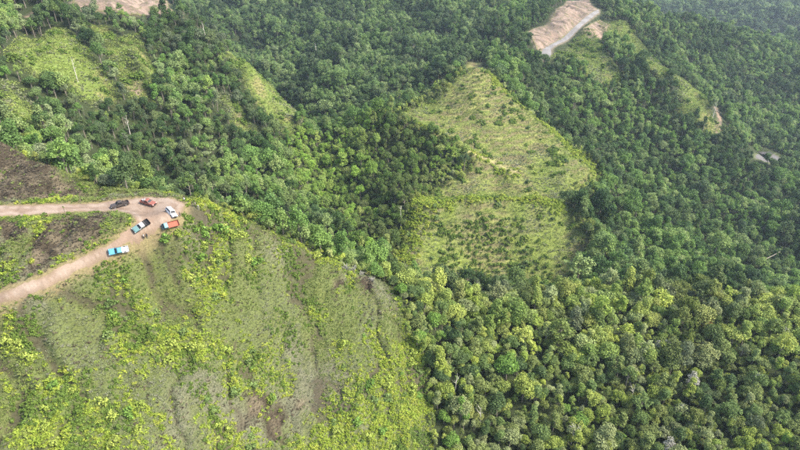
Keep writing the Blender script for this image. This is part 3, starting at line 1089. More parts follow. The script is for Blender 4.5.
turf_protos = [leaf_mesh('turf', *turf_geo(360 + i, 26, 0.6, 0.13), M_GRASS) for i in range(3)] + [leaf_mesh('turf', *turf_geo(370 + i, 26, 0.6, 0.13), M_PALE) for i in range(3)]
near_protos += turf_protos[:3] + [leaf_mesh('turf', *turf_geo(380 + i, 26, 0.5, 0.11), M_DRY) for i in range(3)]      # 8-10 green, 11-13 dry
FERNS = [region(p) for p in [
    [(398, 300), (426, 355), (432, 455), (300, 455), (340, 420), (395, 390), (405, 350)],
    [(300, 455), (330, 400), (392, 360), (420, 455)],
    [(180, 235), (215, 235), (235, 300), (215, 340), (185, 300)],
    [(100, 275), (125, 265), (135, 300), (110, 310)],
    [(110, 350), (190, 330), (205, 365), (120, 385)],
    [(0, 380), (55, 372), (95, 455), (0, 455)],
    [(0, 312), (35, 318), (45, 372), (0, 370)],
    [(220, 350), (262, 355), (270, 390), (225, 395)],
    [(60, 420), (170, 418), (180, 455), (60, 455)],
    [(185, 205), (215, 208), (235, 228), (190, 232), (172, 232)],
    [(188, 390), (210, 392), (206, 425), (188, 425)],
]]


def fern_mask(x, y):
    m = np.full(np.shape(x), -1e3)
    for f in FERNS:
        m = np.maximum(m, poly_sd(x, y, f))
    wedge = smooth(-4, 3, np.maximum(poly_sd(x, y, FERNS[0]), poly_sd(x, y, FERNS[1])) + (fbm(x, y, 6, 3, 70) - 0.5) * 10)
    n = fbm(x, y, 8, 3, 71)
    gl = gully(x, y)
    v = smooth(-3, 2, m + (n - 0.5) * 9)
    return np.clip(v * (0.35 + 0.5 * smooth(0.75, 0.3, gl)) + 0.5 * smooth(0.42, 0.15, gl) * smooth(0.42, 0.55, n) + 0.4 * wedge + 0.3 * smooth(0.55, 0.65, n), 0, 1) * 0.9


def burnt_mask(x, y):
    m = np.full(np.shape(x), -1e3)
    for f in BURNT:
        m = np.maximum(m, poly_sd(x, y, f))
    return smooth(-0.8, 0.8, m + (fbm(x, y, 5, 3, 75) - 0.5) * 4)


rng = np.random.default_rng(21)
ax, ay = jgrid(-175, 25, 55, 178, 0.48, rng)
k = in_fan(ax, ay, 15) & (poly_sd(ax, ay, NEAR) > -1.5) & (poly_sd(ax, ay, ROAD) < rng.uniform(-0.5, 0.15, len(ax)))
ax, ay = ax[k], ay[k]
k = rng.uniform(size=len(ax)) > 0.75 * smooth(0.09, 0.02, gully(ax, ay))
ax, ay = ax[k], ay[k]
for f_ in FEET_XY:
    k = (np.abs(ax - f_[0]) > 1.1) | (ay > f_[1] + 0.8) | (ay < f_[1] - 2.2)
    ax, ay = ax[k], ay[k]
az = terrain_h(ax, ay)
fm, bm_ = fern_mask(ax, ay), burnt_mask(ax, ay)
u = rng.uniform(size=len(ax))
is_b = rng.uniform(size=len(ax)) < bm_ * 0.93
is_f = (u < fm) & ~is_b
green = fbm(ax, ay, 11, 3, 81) + 0.22 * smooth(108, 140, ay) + rng.normal(size=len(ax)) * 0.06
flat = rng.uniform(size=len(ax)) < 0.5
idx = np.where(green > 0.52, np.where(flat, rng.integers(8, 11, len(ax)), rng.integers(3, 6, len(ax))), np.where(flat, rng.integers(11, 14, len(ax)), rng.integers(0, 3, len(ax))))
idx = np.where((rng.uniform(size=len(ax)) < 0.22 * smooth(0.42, 0.6, fbm(ax, ay, 2.5, 2, 83))), rng.integers(6, 8, len(ax)), idx)
idx = np.where(is_b, rng.integers(6, 8, len(ax)), idx)
g = ~is_f
n = int(g.sum())
P = np.stack([ax, ay, az - 0.05], 1)
s = rng.uniform(0.45, 1.45, n)[:, None] * np.where(is_b[g], 0.8, 1.0)[:, None]
scatter('hillside_grass', P[g], rng.uniform(0, 6.28, n), np.repeat(s, 3, 1), idx[g], stuff_collection('grass_kinds', near_protos),
        'dry grey and green grass covering the near slope', rng.normal(size=(n, 2)) * 0.2)
n = int(is_f.sum())
s = rng.uniform(0.4, 1.15, n)[:, None]
dark = fbm(ax[is_f], ay[is_f], 6, 2, 85) + rng.normal(size=n) * 0.05 + 0.22 * smooth(0.2, 0.04, gully(ax[is_f], ay[is_f]))
scatter('fern_cover', P[is_f], rng.uniform(0, 6.28, n), np.repeat(s, 3, 1), np.where(dark > 0.6, rng.integers(5, 7, n), rng.integers(0, 5, n)),
        stuff_collection('fern_kinds', fern_protos), 'yellow-green ferns growing in patches and streaks down the near slope', rng.normal(size=(n, 2)) * 0.2)

# grass of the central hill and of the open strips on the hillsides
hx, hy = jgrid(-30, 125, 205, 385, 0.95, rng)
k = poly_sd(hx, hy, HILL) + (fbm(hx, hy, 7, 3, 41) - 0.5) * 5 > -1.5
hx, hy = hx[k], hy[k]
sx_, sy_ = jgrid(-260, 330, 180, 640, 1.2, rng)
m = np.full(len(sx_), -1e3)
for st in STRIPS:
    m = np.maximum(m, poly_sd(sx_, sy_, st))
sx_, sy_ = sx_[m > -3.5], sy_[m > -3.5]


def hill_grass(name, x, y, label, sc, seed):
    rng = np.random.default_rng(seed)
    n = len(x)
    c = fbm(x, y, 14, 3, 91) + rng.normal(size=n) * 0.07
    protos = near_protos[0:1] + turf_protos[:3] + fern_protos[3:7] + turf_protos[3:6]
    ix = np.where(c > 0.62, rng.integers(1, 4, n), np.where(c < 0.33, 0, rng.integers(8, 11, n)))
    ix = np.where(fbm(x, y, 5, 2, 95) > 0.75, rng.integers(6, 8, n), ix)
    ph = base_h(x, y) / 2.3 + (fbm(x, y, 16, 3, 31) - 0.5) * 2.6
    f = ph - np.floor(ph)
    riser = smooth(0.5, 0.6, f) * smooth(1.0, 0.92, f)
    ix = np.where(rng.uniform(size=n) < 0.45 * riser, np.where(rng.uniform(size=n) < 0.4, 0, 2), ix)
    face = smooth(0, 5, poly_sd(x, y, FACE) + (fbm(x, y, 6, 2, 96) - 0.5) * 12)
    ix = np.where(rng.uniform(size=n) < 0.26 * face, np.where(rng.uniform(size=n) < 0.7, rng.integers(6, 8, n), 0), ix)
    scr = smooth(-2, 4, poly_sd(x, y, SCRUB) + (fbm(x, y, 5, 2, 99) - 0.5) * 8)
    ix = np.where(rng.uniform(size=n) < 0.65 * scr, rng.integers(4, 6, n), ix)
    rim = np.minimum.reduce([line_d(x, y, SHOULDER), line_d(x, y, CREST), line_d(x, y, EDGE) * 0.6])
    ix = np.where(rng.uniform(size=n) < 0.6 * smooth(4.5, 1.0, rim + (fbm(x, y, 5, 2, 98) - 0.5) * 7), rng.integers(4, 6, n), ix)
    s = rng.uniform(0.8, 1.6, n)[:, None] * sc
    P = np.stack([x, y, terrain_h(x, y) - 0.05], 1)
    scatter(name, P, rng.uniform(0, 6.28, n), np.repeat(s, 3, 1), ix, stuff_collection(name + '_kinds', protos), label, rng.normal(size=(n, 2)) * 0.2)


k = line_d(hx, hy, SHOULDER) > rng.uniform(0.7, 1.4, len(hx))
hx, hy = hx[k], hy[k]
hill_grass('hill_grass', hx, hy, 'pale yellow-green grass covering the central hill', 1.35, 31)
hill_grass('strip_grass', sx_, sy_, 'bright grass on the open strips of the wooded hillsides', 1.9, 32)

# single shrubs
SHRUB = {}


def shrub(x, y, z, s, colour, label, group):
    v = random.randrange(3)
    if (v, colour) not in SHRUB:
        V, F, leaf = low_bush(400 + v, 1.0, 0.9, 220, 0.19, 8)
        c = leaf_mesh('foliage', V, F, leaf, foliage('shrub_' + colour.replace(' ', '_').replace('-', '_'), G[colour], var=0.35))
        r = np.random.default_rng(v)
        st = join([tube([(0, 0, -0.4), r.normal(size=3) * 0.1 + (0, 0, 0.3), r.normal(size=3) * 0.3 + (0, 0, 0.8)], [0.05, 0.04, 0.02], 4) for _ in range(4)])
        SHRUB[v, colour] = (c, mesh_from('stems', *st, BARK))
    o = link('shrub', None, loc=(x, y, z), label=label, cat='shrub', group=group)
    o.scale = (s, s, s * random.uniform(0.8, 1.2))
    o.rotation_euler = (0, 0, random.uniform(0, 6.28))
    link('foliage', SHRUB[v, colour][0], o)
    link('stems', SHRUB[v, colour][1], o)
    return o


def shrub_field(sites_, group, colours, names):
    b = {}
    for (x, y, s) in sites_:
        z = float(terrain_h(x, y)[0])
        px, py, d = project(x, y, z + 0.5)
        c = random.choices(colours[0], colours[1])[0]
        b.setdefault((('big' if s > 1.15 else 'small'), c, names(px, py)), []).append((px, x, y, z, s))
    for (sz, c, where), lst in b.items():
        lst.sort()
        for j, (px, x, y, z, s) in enumerate(lst):
            lab = '%s %s shrub %s' % (sz, c, where)
            if len(lst) > 1:
                lab += ', ' + nth(j, len(lst))
            shrub(x, y, z, s, c, lab, group)


r2 = np.random.default_rng(55)
cand = []
while len(cand) < 130:
    px, py = r2.uniform(5, 425), r2.uniform(215, 447)
    x, y, z = cast(px, py)
    if poly_sd(np.array([x]), np.array([y]), NEAR)[0] < 1 or poly_sd(np.array([x]), np.array([y]), ROAD)[0] > -2.2:
        continue
    if burnt_mask(np.array([x]), np.array([y]))[0] > 0.3 or fern_mask(np.array([x]), np.array([y]))[0] < r2.uniform(0.15, 0.8):
        continue
    cand.append((x, y, r2.uniform(0.6, 1.5)))


def near_names(px, py):
    row = 'just below the dirt road' if py < 300 and px < 200 else 'high on the near slope' if py < 320 else 'midway down the near slope' if py < 390 else 'low on the near slope'
    return row + (' at far left' if px < 130 else ' left of centre' if px < 270 else ' near the wood')


shrub_field(cand, 'shrubs on the near slope', (['yellow-green', 'bright green', 'mid-green'], [4, 1.5, 2]), near_names)
cand = []
for px, py in [(192, 212), (200, 218), (208, 214), (186, 224), (196, 228), (214, 224), (222, 226), (204, 232), (178, 234), (230, 232), (166, 240), (240, 232)]:
    x, y, z = cast(px, py)
    if min(np.hypot(f_[0] - x, f_[1] - y) for f_ in FEET_XY) < 2.6:
        continue
    cand.append((x, y, r2.uniform(0.9, 1.7)))
shrub_field(cand, 'shrubs beside the turning place', (['bright green', 'yellow-green', 'mid-green'], [3, 3, 1]), lambda px, py: 'at the edge of the turning place')
cand = []
while len(cand) < 60:
    px, py = r2.uniform(380, 600), r2.uniform(75, 285)
    x, y, z = cast(px, py)
    if poly_sd(np.array([x]), np.array([y]), HILL)[0] < 2 or fbm(np.array([x]), np.array([y]), 12, 2, 97)[0] < r2.uniform(0.4, 0.62):
        continue
    cand.append((x, y, r2.uniform(0.8, 1.9)))
shrub_field(cand, 'shrubs on the central hill', (['mid-green', 'dark green', 'olive', 'yellow-green'], [3, 2, 2, 2]),
            lambda px, py: ('on upper grassy hill' if py < 120 else 'midway up grassy hill' if py < 185 else 'on lower grassy knoll') + (', left side' if px < 480 else ', right side'))


# ------------------------------------------------------------------ dead trees, stakes, log, shed
def snag(px, py, h, label, branches=5, leafy=None, seed=0, r=0.22, spread=1.2):
    r = r * 0.7
    rng = np.random.default_rng(seed)
    x, y, z = cast(px, py, terrain_h)
    t = link('dead_tree', None, loc=(x, y, z - 0.3), label=label, cat='tree', group='dead trees')
    lean = rng.normal(size=2) * 0.03 * h
    path = [np.array([0, 0, 0]), np.array([lean[0] * 0.3, lean[1] * 0.3, h * 0.4]), np.array([*lean, h])]
    link('trunk', mesh_from('trunk', *tube(path, [r, r * 0.75, r * 0.25], 7), PALE_BARK, True), t)
    for k in range(branches):
        f = rng.uniform(0.45, 0.92)
        a = rng.uniform(0, 6.28)
        b = np.array([lean[0] * f, lean[1] * f, h * f])
        d = np.array([math.cos(a), math.sin(a), rng.uniform(0.5, 1.2)]) * spread * rng.uniform(0.6, 1.2)
        tip = b + d + np.array([0, 0, 0.3])
        parts = [tube([b, b + d * 0.55, tip], [r * 0.42, r * 0.28, r * 0.1], 5)]
        e = np.array([-d[1], d[0], d[2]]) * 0.5
        parts.append(tube([b + d * 0.5, b + d * 0.6 + e * 0.8], [r * 0.24, r * 0.08], 4))
        link('branch', mesh_from('branch', *join(parts), PALE_BARK, True), t)
    if leafy:
        V, F, leaf, L = crown_cloud(rng, 2.4, 2.2, h * 0.62, 12, 420, 0.26, (0.2, 0.34))
        link('crown', leaf_mesh('crown', V, F, leaf, foliage('shrub_' + leafy, G['grey-green'], var=0.3)), t)
    return t


snag(571, 444, 9, 'forked white-limbed tree at the bottom edge of the near wood', 6, 'pale', 1, 0.26, 2.0)
snag(78, 82, 12, 'bare white trunk standing in the grass on the left hillside', 3, None, 2, 0.28)
snag(131, 138, 12, 'bare pale trunk rising from the middle of the left hillside forest', 3, None, 3, 0.28)
snag(401, 228, 13, 'thin bare white trunk left of the grassy knoll', 3, None, 4, 0.25)
snag(317, 62, 17, 'tall pale trunk in the far valley forest', 5, None, 5, 0.4)
snag(712, 120, 15, 'bare pale tree at the foot of the grassy landslip on the right', 5, None, 6, 0.4, 2.5)
snag(682, 250, 12, 'small bare tree among the right hand valley forest', 5, None, 7, 0.3, 2.0)
snag(207, 44, 14, 'pale trunk on the skyline of the left hill', 3, None, 8, 0.35)
snag(476, 300, 11, 'slim pale trunk at the left end of the wood crest', 4, 'pale', 9, 0.22, 1.6)
snag(497, 305, 11, 'second pale trunk along the wood crest, right of the slimmest', 5, 'pale', 10, 0.24, 1.6)


for i, (px_, py_, h_, lab) in enumerate([
        (455, 392, 8, 'thin pale trunk near the grassy slope, low in the near wood'), (545, 345, 8, 'thin pale trunk high in the near wood, left of its middle'),
        (630, 402, 8, 'thin pale trunk low in the near wood at its middle'), (585, 330, 8, 'thin pale trunk just under the crest of the near wood'),
        (748, 390, 8, 'thin pale trunk low in the near wood towards the right'), (780, 345, 8, 'thin pale trunk high in the near wood by the right edge'),
        (480, 425, 8, 'thin pale trunk near the bottom left of the near wood'), (676, 420, 7, 'thin pale trunk near the bottom of the near wood, right of its middle')]):
    snag(px_, py_, h_, lab, 4, 'pale' if i % 2 else None, 30 + i, 0.2, 1.5)


def twig_bush(px, py, s, label, seed):
    rng = np.random.default_rng(seed)
    x, y, z = cast(px, py, terrain_h)
    parts = []
    for k in range(26):
        a, e = rng.uniform(0, 6.28), rng.uniform(0.5, 1.4)
        d = np.array([math.cos(a) * math.cos(e), math.sin(a) * math.cos(e), math.sin(e)]) * rng.uniform(0.8, 1.5)
        parts.append(tube([np.array([0, 0, -0.2]), d * 0.5 + rng.normal(size=3) * 0.08, d], [0.07, 0.05, 0.025], 4))
    o = link('bare_shrub', mesh_from('bare_shrub', *join(parts), plain('grey_twigs', (0.30, 0.29, 0.24), 0.9)), loc=(x, y, z), label=label, cat='shrub', group='bare shrubs on the ridge crest')
    o.scale = (s * 0.75, s * 0.75, s * 0.68)
    return o


for i, (px, py, s, lab) in enumerate([(346, 269, 2.2, 'bleached bare shrub on the ridge crest, leftmost of the pale ones'), (353, 272, 2.6, 'largest bleached bare shrub on the ridge crest'),
                                      (361, 276, 2.0, 'small bleached bare shrub on the ridge crest, right of the largest'), (372, 281, 1.7, 'lowest bleached bare shrub on the ridge crest')]):
    twig_bush(px, py, s, lab, i)

WOOD = plain('weathered_timber', (0.16, 0.12, 0.085), 0.9, var=0.3, scale=4)
for px, py, lab in [(66, 216, 'thin upright stake at the roadside, left one of two'), (81, 203, 'thin upright stake beside the upper road, right one of two')]:
    x, y, z = cast(px, py, terrain_h)
    V, F = tube([(0, 0, -0.3), (0.03, 0, 1.5), (0.05, 0.02, 2.9)], [0.07, 0.06, 0.045], 6)
    o = link('stake', None, loc=(x, y, z), label=lab, cat='stake', group='roadside stakes')
    link('pole', mesh_from('pole', V, F, WOOD, True), o)
    V, F, leaf = low_bush(500 + px, 0.28, 0.4, 30, 0.1, 3)
    lo = link('sprig', leaf_mesh('sprig', V, F, leaf, M_DGREEN), o)
    lo.location = (0.03, 0, 2.3)

a, b = np.array(cast(762, 268, terrain_h)), np.array(cast(776, 262, terrain_h))
lo = link('fallen_trunk', None, loc=a, label='greyish fallen trunk lying on the canopy of the right hand valley', cat='log')
d = (b - a)
lift = np.array([0, 0, 6.0])
V, F = tube([lift, lift + d * 0.5 + (0, 0, 0.3), lift + d + (0, 0, 1.2)], [0.26, 0.22, 0.12], 7)
link('stem', mesh_from('stem', V, F, BARK, True), lo)
V, F = tube([(0, 0, -0.5), lift * 0.6, lift + (0, 0, 0.4)], [0.2, 0.2, 0.22], 7)
link('stump', mesh_from('stump', V, F, BARK, True), lo)


def box_bm(bm, x0, x1, y0, y1, z0, z1, top=None, bevel=0.0):
    """a box whose top may be smaller: top = (x0, x1, y0, y1)"""
    t = top or (x0, x1, y0, y1)
    vs = [bm.verts.new(p) for p in [(x0, y0, z0), (x1, y0, z0), (x1, y1, z0), (x0, y1, z0), (t[0], t[2], z1), (t[1], t[2], z1), (t[1], t[3], z1), (t[0], t[3], z1)]]
    fs = [bm.faces.new([vs[i] for i in q]) for q in [(3, 2, 1, 0), (4, 5, 6, 7), (0, 1, 5, 4), (1, 2, 6, 5), (2, 3, 7, 6), (3, 0, 4, 7)]]
    if bevel:
        bmesh.ops.bevel(bm, geom=list({e for f in fs for e in f.edges}), offset=bevel, segments=2, affect='EDGES', profile=0.6)


def bm_obj(name, fn, mat, parent, **kw):
    bm = bmesh.new()
    fn(bm)
    me = bpy.data.meshes.new(name)
    bm.normal_update()
    bm.to_mesh(me)
    bm.free()
    me.materials.append(mat)
    return link(name, me, parent, **kw)


x, y, z = cast(765, 157, terrain_h)
shed = link('shed', None, loc=(x, y + 1.0, z), label='low dark open-fronted shed on the pale clearing in the right hand valley', cat='shed')
DARK = plain('tarred_board', (0.03, 0.028, 0.027), 0.8, var=0.3)
bm_obj('wall', lambda bm: box_bm(bm, -4.5, 4.5, 1.8, 1.95, 0, 3.0), DARK, shed)
for s in (-1, 1):
    bm_obj('side_wall', lambda bm: box_bm(bm, 4.42 * s - 0.06, 4.42 * s + 0.06, -1.6, 1.78, 0, 3.0), DARK, shed)
bm_obj('roof', lambda bm: box_bm(bm, -5, 5, -2.4, 2.4, 3.05, 3.3, (-5, 5, -2.4, 2.4)), plain('rusty_sheet', (0.06, 0.052, 0.05), 0.6, var=0.4), shed)
for px_ in (-4.2, 0, 4.2):
    bm_obj('post', lambda bm: box_bm(bm, px_ - 0.1, px_ + 0.1, -2.1, -1.9, 0, 3.04), DARK, shed)

# ------------------------------------------------------------------ vehicles
GLASS = plain('tinted_glass', (0.012, 0.014, 0.017), 0.22, var=0.05, spec=0.35)
RUBBER = plain('tyre_rubber', (0.02, 0.019, 0.018), 0.85)
RIM = plain('wheel_alloy', (0.42, 0.42, 0.42), 0.35, 0.8)
TRIM = plain('black_trim', (0.025, 0.025, 0.026), 0.5)
CHROME = plain('headlamp_glass', (0.75, 0.76, 0.74), 0.12, 0.2, var=0.03)
TAIL = plain('red_lamp', (0.45, 0.02, 0.015), 0.25)


def paint(name, rgb):
    rgb = tuple(c_ * 0.84 + d_ * 0.16 for c_, d_ in zip(rgb, (0.30, 0.22, 0.16)))          # road dust
    return plain('paint_' + name, rgb, 0.5, 0.0, var=0.12, scale=1.2, coat=0.12, spec=0.35)


def ring(prof, sides=18):
    """revolve (radius, y) about the y axis"""
    V, F, m = [], [], len(prof)
    for k in range(sides):
        a = 2 * math.pi * k / sides
        for r, yy in prof:
            V.append((r * math.cos(a), yy, r * math.sin(a)))
    for k in range(sides):
        k2 = (k + 1) % sides
        for j in range(m - 1):
            F.append((k * m + j, k * m + j + 1, k2 * m + j + 1, k2 * m + j))
    return np.array(V), np.array(F)


TYRE_ME = mesh_from('tyre', *ring([(0.24, -0.12), (0.35, -0.13), (0.385, -0.08), (0.385, 0.08), (0.35, 0.13), (0.24, 0.12)]), RUBBER, True)
RIM_ME = mesh_from('rim', *ring([(0.0, -0.06), (0.08, -0.10), (0.10, -0.06), (0.22, -0.09), (0.245, -0.11), (0.245, 0.11), (0.22, 0.09), (0.0, 0.06)]), RIM, True)
HUB_ME = mesh_from('hub', *ring([(0.0, -0.135), (0.05, -0.13), (0.06, -0.1), (0.06, 0.1), (0.05, 0.13), (0.0, 0.135)], 10), TRIM, True)


def quad_plate(bm, pts, th):
    """a thin plate through four corners, thickness th along its normal"""
    p = [Vector(q) for q in pts]
    n = (p[1] - p[0]).cross(p[3] - p[0]).normalized() * th
    lo = [bm.verts.new(q - n) for q in p]
    hi = [bm.verts.new(q + n) for q in p]
    bm.faces.new(hi)
    bm.faces.new(lo[::-1])
    for i in range(4):
        j = (i + 1) % 4
        bm.faces.new([lo[i], lo[j], hi[j], hi[i]])


def wheels(root, xs, track=0.80, r=1.0):
    for wx in xs:
        for s in (-1, 1):
            w = link('wheel', HUB_ME, root, loc=(wx, s * track, 0.385 * r))
            w.scale = (r, r, r)
            link('tyre', TYRE_ME, w)
            link('rim', RIM_ME, w)


def side_prism(bm, prof, y0, y1, taper=0.0, zt=1.0):
    """extrude an XZ outline across the car; points above zt lean inwards"""
    def yy(s, zq):
        return (y1 if s > 0 else y0) * (1 - taper * max(0.0, zq - zt))
    A = [bm.verts.new((px_, yy(-1, pz), pz)) for px_, pz in prof]
    B = [bm.verts.new((px_, yy(1, pz), pz)) for px_, pz in prof]
    fs = [bm.faces.new(A), bm.faces.new(B[::-1])]
    n = len(prof)
    for i in range(n):
        j = (i + 1) % n
        fs.append(bm.faces.new([A[j], A[i], B[i], B[j]]))
    bmesh.ops.recalc_face_normals(bm, faces=fs)
    es = {e for f in fs[:2] for e in f.edges}
    bmesh.ops.bevel(bm, geom=list(es), offset=0.05, segments=2, affect='EDGES', profile=0.6)


def place(root, px, py, px2, py2):
    """centre of the car at one photo pixel, nose towards the other"""
    a, b = np.array(cast(px, py, terrain_h)), np.array(cast(px2, py2, terrain_h))
    ang = math.atan2(b[1] - a[1], b[0] - a[0])
    # lie on the ground under the wheels
    c, s = math.cos(ang), math.sin(ang)
    q = [(1.6, 0.8), (1.6, -0.8), (-1.6, 0.8), (-1.6, -0.8)]
    hz = terrain_h(np.array([a[0] + u * c - v * s for u, v in q]), np.array([a[1] + u * s + v * c for u, v in q]))
    pitch = math.atan2((hz[2] + hz[3] - hz[0] - hz[1]) / 2, 3.2)
    roll = math.atan2((hz[0] + hz[2] - hz[1] - hz[3]) / 2, 1.6)
    root.location = (a[0], a[1], float(hz.mean()) + 0.06)
    root.rotation_euler = (roll, pitch, ang)
    root.scale = (0.84, 0.84, 0.84)


ARCH = [(-1.98, 0.42), (-1.93, 0.66), (-1.72, 0.84), (-1.5, 0.84), (-1.29, 0.66), (-1.24, 0.42)]
ARCHF = [(x_ + 3.2, z_) for x_, z_ in ARCH]


def glasshouse(root, xb0, xb1, xt0, xt1, zb, zt, wb, wt, split):
    """cab top with windscreen, rear window and side windows set in it"""
    e = 0.012
    def lerp3(a, b, t):
        return tuple(a[i] + (b[i] - a[i]) * t for i in range(3))

    def inset(c, m=0.1, k=0.14):
        a, b, cc, d = c
        l0, l1 = lerp3(a, d, k), lerp3(b, cc, k)
        u0, u1 = lerp3(a, d, 1 - k * 0.8), lerp3(b, cc, 1 - k * 0.8)
        return [lerp3(l0, l1, m), lerp3(l0, l1, 1 - m), lerp3(u0, u1, 1 - m), lerp3(u0, u1, m)]
    F_ = [(xb1, -wb, zb), (xb1, wb, zb), (xt1, wt, zt), (xt1, -wt, zt)]
    bm_obj('windshield', lambda bm: quad_plate(bm, inset(F_, 0.06), e), GLASS, root)
    R_ = [(xb0, wb, zb), (xb0, -wb, zb), (xt0, -wt, zt), (xt0, wt, zt)]
    bm_obj('rear_window', lambda bm: quad_plate(bm, inset(R_, 0.1, 0.2), e), GLASS, root)
    for s in (-1, 1):
        for k in range(len(split) - 1):
            t0, t1 = split[k], split[k + 1]
            c = [(xb0 + (xb1 - xb0) * t0, s * wb, zb), (xb0 + (xb1 - xb0) * t1, s * wb, zb), (xt0 + (xt1 - xt0) * t1, s * wt, zt), (xt0 + (xt1 - xt0) * t0, s * wt, zt)]
            if s > 0:
                c = [c[1], c[0], c[3], c[2]]
            bm_obj('side_window', lambda bm: quad_plate(bm, inset(c, 0.07), e), GLASS, root)


def lamps(root, xf, xr, zf, zr, y=0.72):
    for s in (-1, 1):
        bm_obj('headlight', lambda bm: box_bm(bm, xf - 0.12, xf + 0.02, s * y - 0.16, s * y + 0.16, zf - 0.09, zf + 0.09, None, 0.03), CHROME, root)
        bm_obj('tail_light', lambda bm: box_bm(bm, xr - 0.02, xr + 0.06, s * (y + 0.08) - 0.08, s * (y + 0.08) + 0.08, zr - 0.2, zr + 0.2, None, 0.02), TAIL, root)
        bm_obj('mirror', lambda bm: box_bm(bm, 0.72, 0.86, s * 1.0 - 0.1, s * 1.0 + 0.1, 1.05, 1.24, None, 0.03), TRIM, root)


def pickup(label, place_at, front, cab, bed, cargo=None, hood=None):
    root = link('pickup_truck', None, label=label, cat='pickup truck', group='vehicles on the turning place')
    fm = front
    prof = [(-0.78, 0.42), (1.2, 0.42)] + [(x_, z_) for x_, z_ in ARCHF[1:-1]] + [(2.0, 0.42), (2.58, 0.45), (2.62, 0.72), (2.52, 0.98), (2.3, 1.04), (1.1, 1.14), (-0.78, 1.14)]
    bm_obj('body', lambda bm: side_prism(bm, prof, -0.92, 0.92, 0.25, 0.8), fm, root)
    if hood:
        bm_obj('hood', lambda bm: quad_plate(bm, [(1.15, -0.78, 1.165), (2.35, -0.74, 1.06), (2.35, 0.74, 1.06), (1.15, 0.78, 1.165)], 0.02), hood, root)
    prof2 = [(-0.78, 1.10), (1.12, 1.10), (0.42, 1.76), (0.2, 1.80), (-0.45, 1.80), (-0.62, 1.74)]
    bm_obj('cab', lambda bm: side_prism(bm, prof2, -0.86, 0.86, 0.22, 1.1), cab, root)
    glasshouse(root, -0.79, 1.13, -0.60, 0.40, 1.10, 1.77, 0.865, 0.735, (0.02, 0.40, 0.92))
    bp = [(-2.6, 0.46), (-2.0, 0.46)] + ARCH[1:-1] + [(-1.2, 0.46), (-0.84, 0.46), (-0.84, 1.08), (-2.62, 1.08)]
    def bed_fn(bm):
        for s in (-1, 1):
            side_prism(bm, bp, s * 0.92 - 0.05 if s > 0 else -0.93, s * 0.93 if s > 0 else -0.87)
        box_bm(bm, -2.63, -2.55, -0.85, 0.85, 0.52, 1.07)
        box_bm(bm, -0.90, -0.84, -0.85, 0.85, 0.52, 1.07)
        box_bm(bm, -2.55, -0.90, -0.85, 0.85, 0.56, 0.62)
    bm_obj('bed', bed_fn, bed, root)
    bm_obj('bumper', lambda bm: box_bm(bm, 2.55, 2.7, -0.88, 0.88, 0.42, 0.62, None, 0.04), TRIM, root)
    bm_obj('bumper', lambda bm: box_bm(bm, -2.76, -2.63, -0.85, 0.85, 0.42, 0.58, None, 0.03), TRIM, root)
    bm_obj('grille', lambda bm: box_bm(bm, 2.58, 2.64, -0.5, 0.5, 0.70, 0.92, None, 0.015), TRIM, root)
    lamps(root, 2.58, -2.64, 0.86, 0.86)
    wheels(root, (1.6, -1.6))
    if cargo:
        cargo(root)
    place(root, *place_at)
    return root


def rollbar(root):
    def fn(bm):
        for s in (-1, 1):
            box_bm(bm, -1.1, -1.0, s * 0.72 - 0.05, s * 0.72 + 0.05, 1.0, 1.62)
        box_bm(bm, -1.1, -1.0, -0.67, 0.67, 1.53, 1.62)
    bm_obj('roll_bar', fn, TRIM, root)


def load(name, mat, h=0.35):
    def f(root):
        rng = np.random.default_rng(len(name))
        def fn(bm):
            for k in range(6):
                x_, y_ = -2.4 + 0.25 * k, rng.uniform(-0.55, 0.1)
                box_bm(bm, x_, x_ + 0.4, y_, y_ + 0.6, 0.62, 0.9 + h * rng.uniform(0.5, 1.0), None, 0.05)
        bm_obj(name, fn, mat, root)
    return f


P_BLACK = paint('black', (0.018, 0.018, 0.021))
P_RED = paint('brick_red', (0.24, 0.065, 0.045))
P_WHITE = paint('white', (0.62, 0.62, 0.61))
P_TEAL = paint('dark_teal', (0.012, 0.13, 0.14))
P_AQUA = paint('blue_green', (0.08, 0.25, 0.28))
P_BLUE = paint('sky_blue', (0.03, 0.27, 0.40))
P_ORANGE = plain('worn_orange_paint', (0.30, 0.095, 0.06), 0.8, var=0.35, scale=2.5, spec=0.2)
P_DULL = plain('dull_black', (0.02, 0.02, 0.022), 0.9, spec=0.1)
P_GREY = paint('grey', (0.33, 0.32, 0.31))

pickup('black pickup truck parked where the upper road meets the turning place', (120.5, 206.5, 110, 209), P_BLACK, P_BLACK, P_BLACK, rollbar)
pickup('brick red pickup truck at the back of the turning place', (149, 204.5, 159, 206.5), P_RED, P_RED, P_RED, load('bundle', P_GREY, 0.5))
pickup('dark teal pickup truck with white cab roof in the middle of the turning place', (140.5, 226, 134, 230.5), P_TEAL, P_WHITE, P_DULL, rollbar)
pickup('sky blue pickup truck with white bed on the lower road', (118, 250, 108, 253), P_BLUE, P_BLUE, P_WHITE, load('sack', P_WHITE, 0.2))


